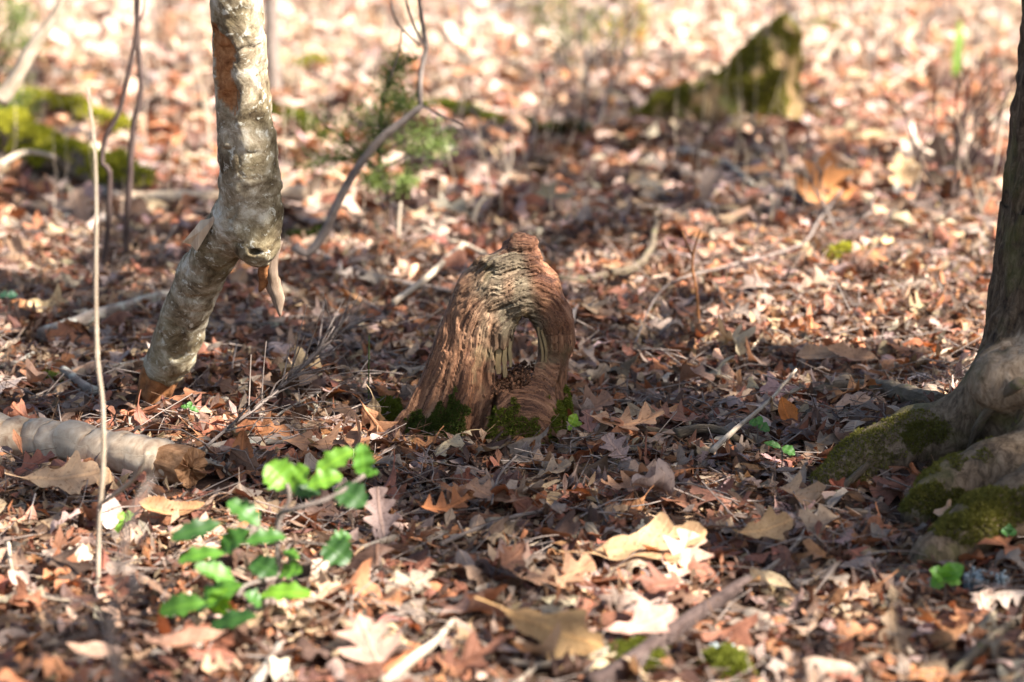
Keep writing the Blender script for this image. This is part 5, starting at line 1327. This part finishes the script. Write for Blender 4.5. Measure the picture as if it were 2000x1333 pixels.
# pale lichen tuft, lower right
def lichen(px, py, rpx, n, label):
    c = gp(px, py, 0.018); s = px_m(c); b = Bag()
    for i in range(n):
        th = random.uniform(0, 6.28); rr = rpx * s * math.sqrt(random.random())
        p = Vector((math.cos(th) * rr, math.sin(th) * rr * 0.8, 0)); d = Vector((random.gauss(0, .5), random.gauss(0, .5), 1)).normalized()
        L = random.uniform(0.6, 1.2) * 0.018
        V, F, G = tube([p - Vector((0, 0, 0.02)), p + d * L * 0.5, p + d * L], [0.0010, 0.0018, 0.0028], 5 + 1, 0.02, 0.5, i)
        b.add(V, F, gr=G)
    o = link('lichen_tuft', b.mesh('lichen_tuft', M['lichen']), loc=c); tag(o, label, 'lichen', kind='thing')
lichen(1925, 1140, 44, 90, 'pale blue-grey tufted lichen in the lower right')
lichen(1415, 1285, 22, 40, 'small pale lichen on the mossy lump at the bottom edge')

# ------------------------------------------------------------------ evergreen seedlings
def evergreen(px, py, pts, label, needle='needle', dens=0.95, nsz=0.0105, name='evergreen_seedling'):
    b0 = gp(px, py); Y0 = b0.y; root = empty(name, b0); tag(root, label, 'seedling')
    for k, (line, rr, leafy) in enumerate(pts):
        P = [at(a, b_, Y0 + (random.uniform(-.12, .12) if i else 0)) for i, (a, b_) in enumerate(line)]
        s = px_m(P[0])
        V, F, G = tube(P, [s * rr * (1 - 0.6 * i / (len(P) - 1)) for i in range(len(P))], 6, 0.03, 0.1, k)
        b = Bag(); b.add(V, F, gr=G); br = link('branch', b.mesh('branch', M['twig_dark'], origin=b0), parent=root)
        if not leafy: continue
        q, _ = catmull(P, [1] * len(P), 0.004)
        PP, NN = [], []
        for v in q[len(q) // 4:]:
            for _ in range(int(15 * dens)):
                d = Vector((random.gauss(0, 1), random.gauss(0, .8), random.gauss(0.2, .7))).normalized(); rad = random.random() * leafy * 1.25
                PP.append(v + d * rad); NN.append(d)
        f_ = link('foliage', moss_mesh('foliage', np.array([list(p) for p in PP]), np.array([list(p) for p in NN]), M[needle], nsz, b0, 1, 0.8), parent=root); f_['kind'] = 'stuff'
evergreen(765, 470, [
    ([(765, 475), (760, 400), (745, 330), (740, 270), (750, 190), (775, 110)], 5, 0.03),
    ([(748, 350), (700, 300), (650, 255), (625, 235)], 4, 0.05), ([(745, 330), (690, 310), (640, 315), (600, 325)], 3, 0.045), ([(742, 290), (720, 240), (700, 210)], 3, 0.05),
    ([(745, 300), (800, 270), (850, 255)], 3, 0.05), ([(750, 330), (800, 300), (840, 290), (865, 285)], 3, 0.045), ([(755, 370), (740, 355), (725, 350)], 3, 0.03),
    ([(745, 260), (770, 215), (790, 190)], 3, 0.05), ([(757, 390), (790, 360), (800, 345)], 3, 0.03), ([(748, 200), (765, 150), (800, 110)], 2, 0.035)],
    'feathery green evergreen seedling left of centre in the middle distance')
evergreen(30, 300, [([(-20, 330), (-10, 240), (10, 210), (50, 185)], 4, 0.06), ([(-15, 260), (30, 215), (60, 225)], 3, 0.05), ([(-20, 200), (5, 120), (30, 60), (45, 20)], 3, 0.05), ([(-10, 110), (20, 40), (10, -20)], 3, 0.05), ([(0, 110), (40, 90), (75, 95)], 2, .04)],
    'dark evergreen sprig reaching in at the upper left edge')
evergreen(1120, 190, [([(1120, 195), (1110, 120), (1100, 40), (1095, -60)], 4, 0.07), ([(1112, 100), (1070, 50), (1050, 10)], 3, 0.06), ([(1112, 110), (1150, 60), (1160, 20)], 3, 0.06)],
    'blurred grey-green shrub at the top of the clearing, right of centre', dens=0.5, nsz=0.014)
evergreen(1215, 150, [([(1215, 150), (1222, 90), (1230, 20), (1235, -50)], 3, 0.08), ([(1220, 100), (1250, 50), (1260, 10)], 3, 0.06), ([(1218, 120), (1195, 70), (1205, 40)], 3, 0.05)],
    'pale green young shrub at the top edge left of the mossy stump', 'moss_bright', 0.25, 0.016)

# ------------------------------------------------------------------ unseen trees added to shade the clearing, foliage laid out along the sun rays
SHADE = np.array([  # share of the ground in shade, one value per 100 x 100 pixels of the photograph
    [0, 0, 0, 0, 0, 0, 0, 0, 0, 0, .2, .3, .2, .1, .1, .1, .2, .2, .2, .2],
    [.3, .3, .45, .4, .2, .2, .2, .15, .15, .2, .4, .45, .3, .2, .2, .2, .1, .1, .15, .2],
    [.6, .4, .15, .15, .3, .5, .5, .4, .5, .5, .55, .6, .65, .7, .7, .6, .2, .1, .15, .2],
    [.9, .85, .45, .3, .4, .4, .3, .35, .45, .5, .6, .65, .65, .7, .65, .6, .35, .25, .3, .3],
    [.4, .55, .8, .8, .7, .6, .25, .25, .3, .45, .55, .6, .55, .6, .6, .5, .2, .15, .2, .3],
    [.15, .35, .5, .6, .7, .7, .65, .55, .35, .3, .4, .3, .4, .5, .35, .05, 0, 0, 0, .3],
    [.6, .5, .6, .6, .75, .8, .85, .8, .8, .95, .95, .75, .55, .6, .3, .05, 0, 0, .05, .3],
    [.75, .7, .7, .8, .85, .85, .85, .55, .6, .9, .9, .95, .95, .95, .95, .9, .9, .8, .3, .2],
    [.1, .1, .15, .35, .85, .9, .75, .7, .95, .95, .95, .75, .55, .7, .8, .65, .9, .9, .8, .5],
    [.75, .6, .45, .5, .6, .6, .6, .9, .95, .95, .95, .9, .9, .95, .95, .9, .9, .9, .8, .7],
    [.2, .1, .15, .2, .3, .3, .35, .75, .85, .85, .85, .5, .2, .4, .9, .9, .9, .85, .8, .8],
    [.3, .2, .2, .25, .3, .35, .4, .55, .6, .45, .3, .2, .2, .25, .6, .55, .5, .65, .7, .7],
    [.65, .55, .5, .45, .5, .5, .5, .5, .55, .5, .5, .45, .4, .4, .5, .5, .6, .7, .7, .7],
    [.5, .5, .5, .5, .5, .5, .5, .5, .5, .5, .5, .5, .5, .5, .5, .5, .5, .5, .5, .5]])
def cover_at(px, py):
    gx_ = np.clip(px / 100 - 0.5, 0, 18.999); gy_ = np.clip(py / 100 - 0.5, 0, 12.999)
    i = gx_.astype(int); j = gy_.astype(int); u = gx_ - i; v = gy_ - j
    c = (SHADE[j, i] * (1 - u) + SHADE[j, i + 1] * u) * (1 - v) + (SHADE[j + 1, i] * (1 - u) + SHADE[j + 1, i + 1] * u) * v
    return c
def add_shade_trees():
    trunks = [Vector((4.9, 1.6, 0)), Vector((5.8, 5.4, 0)), Vector((4.2, 0.2, 0))]
    shade_crown = {0: [], 1: [], 2: []}; limbs = {0: [], 1: [], 2: []}
    n = 34000
    y = rng.uniform(2.7, 12.6, n); x = rng.uniform(-1, 1, n) * (y * 0.212 + 0.7)
    w_ = (y * 0.212 + 0.7); ok = rng.random(n) < w_ / w_.max(); x = x[ok]; y = y[ok]
    P0 = np.stack([x, y, H(x, y)], 1); px, py, _ = proj(P0)
    c = cover_at(px, py) * np.where(px < -20, 0.35, 1.0)
    nz = fbm(x * 3.0, y * 2.2, 0.5, 77, 3) * 1.15 + 0.25 * vnoise(x * 11, y * 11, 3.1, 78)
    keep = nz * 0.62 + (c - 0.5) * 1.15 > 0
    keep |= (c > 0.87)
    keep &= c > 0.03
    Bp = np.array([TREE_X + 0.02, TREE_Y - 0.14, 0.20]); rel = Bp - P0; sn = np.array(SUN); al = rel @ sn
    dist = np.linalg.norm(rel - al[:, None] * sn, axis=1)
    keep &= ~((dist < 0.19) & (rng.random(len(x)) < 0.9))  # gap left in the added foliage so sun reaches the root flare
    x, y, P0 = x[keep], y[keep], P0[keep]
    t_ = 6.6 + 1.3 * vnoise(x * 0.9, y * 0.7, 2.2, 81) + rng.normal(0, 0.22, len(x))
    P = P0 + np.array(SUN)[None] * t_[:, None]
    tx = np.array([[t.x, t.y] for t in trunks])
    own = np.argmin(np.linalg.norm(P[:, None, :2] - tx[None], axis=2), axis=1)
    for k in range(3):
        q = P[own == k]; shade_crown[k].append(q)
        for _ in range(13):
            if len(q): v = q[rng.integers(len(q))]; limbs[k].append((Vector(v), 1))
    for k, T in enumerate(trunks):
        if not shade_crown[k]: continue
        T = Vector((T.x, T.y, float(H(T.x, T.y))))
        root = empty('shade_tree', T)
        tag(root, ['unseen leafy tree off to the right, added to shade the stump', 'unseen tall tree farther back on the right, added to shade the clearing', 'unseen slim tree far right of the viewer, added to shade the clearing'][k], 'tree')
        V, F, G = tube([T - Vector((0, 0, .1)), T + Vector((.1, 0, 2.5)), T + Vector((0, -.1, 5)), T + Vector((-.2, -.1, 8))], [.13, .11, .09, .05], 14, 0.15, 0.1, k)
        b = Bag(); b.add(V, F, gr=G); link('trunk', b.mesh('trunk', M['tree'], origin=T), parent=root)
        for C0, rad in limbs[k]:
            st = T + Vector((0, 0, max(1.8, C0.z - 1.6 + random.uniform(-.4, .2))))
            md = st.lerp(C0, 0.55) + Vector((0, 0, 0.35))
            V, F, G = tube([st, md, C0], [.03, .018, .006], 6, 0.2, 0.1, 1); b = Bag(); b.add(V, F, gr=G); link('bough', b.mesh('bough', M['tree'], origin=T), parent=root)
        P = np.concatenate(shade_crown[k]); n = len(P)
        d = rng.normal(0, 1, (n, 3)) * [1, 1, .6]; d /= np.linalg.norm(d, axis=1)[:, None]
        s_ = np.cross(d, rng.normal(0, 1, (n, 3))); s_ /= np.linalg.norm(s_, axis=1)[:, None]
        L = rng.uniform(0.045, 0.085, n)[:, None]
        V = np.stack([P - d * L, P + s_ * L * .55, P + d * L, P - s_ * L * .55], 1).reshape(-1, 3) - np.array(T)
        o = link('shade_crown', new_mesh('shade_crown', V, np.arange(n * 4).reshape(-1, 4), M['shade_canopy'], {'rnd': np.repeat(rng.random(n), 4)}, smooth=False), parent=root)
        o['kind'] = 'stuff'
add_shade_trees()
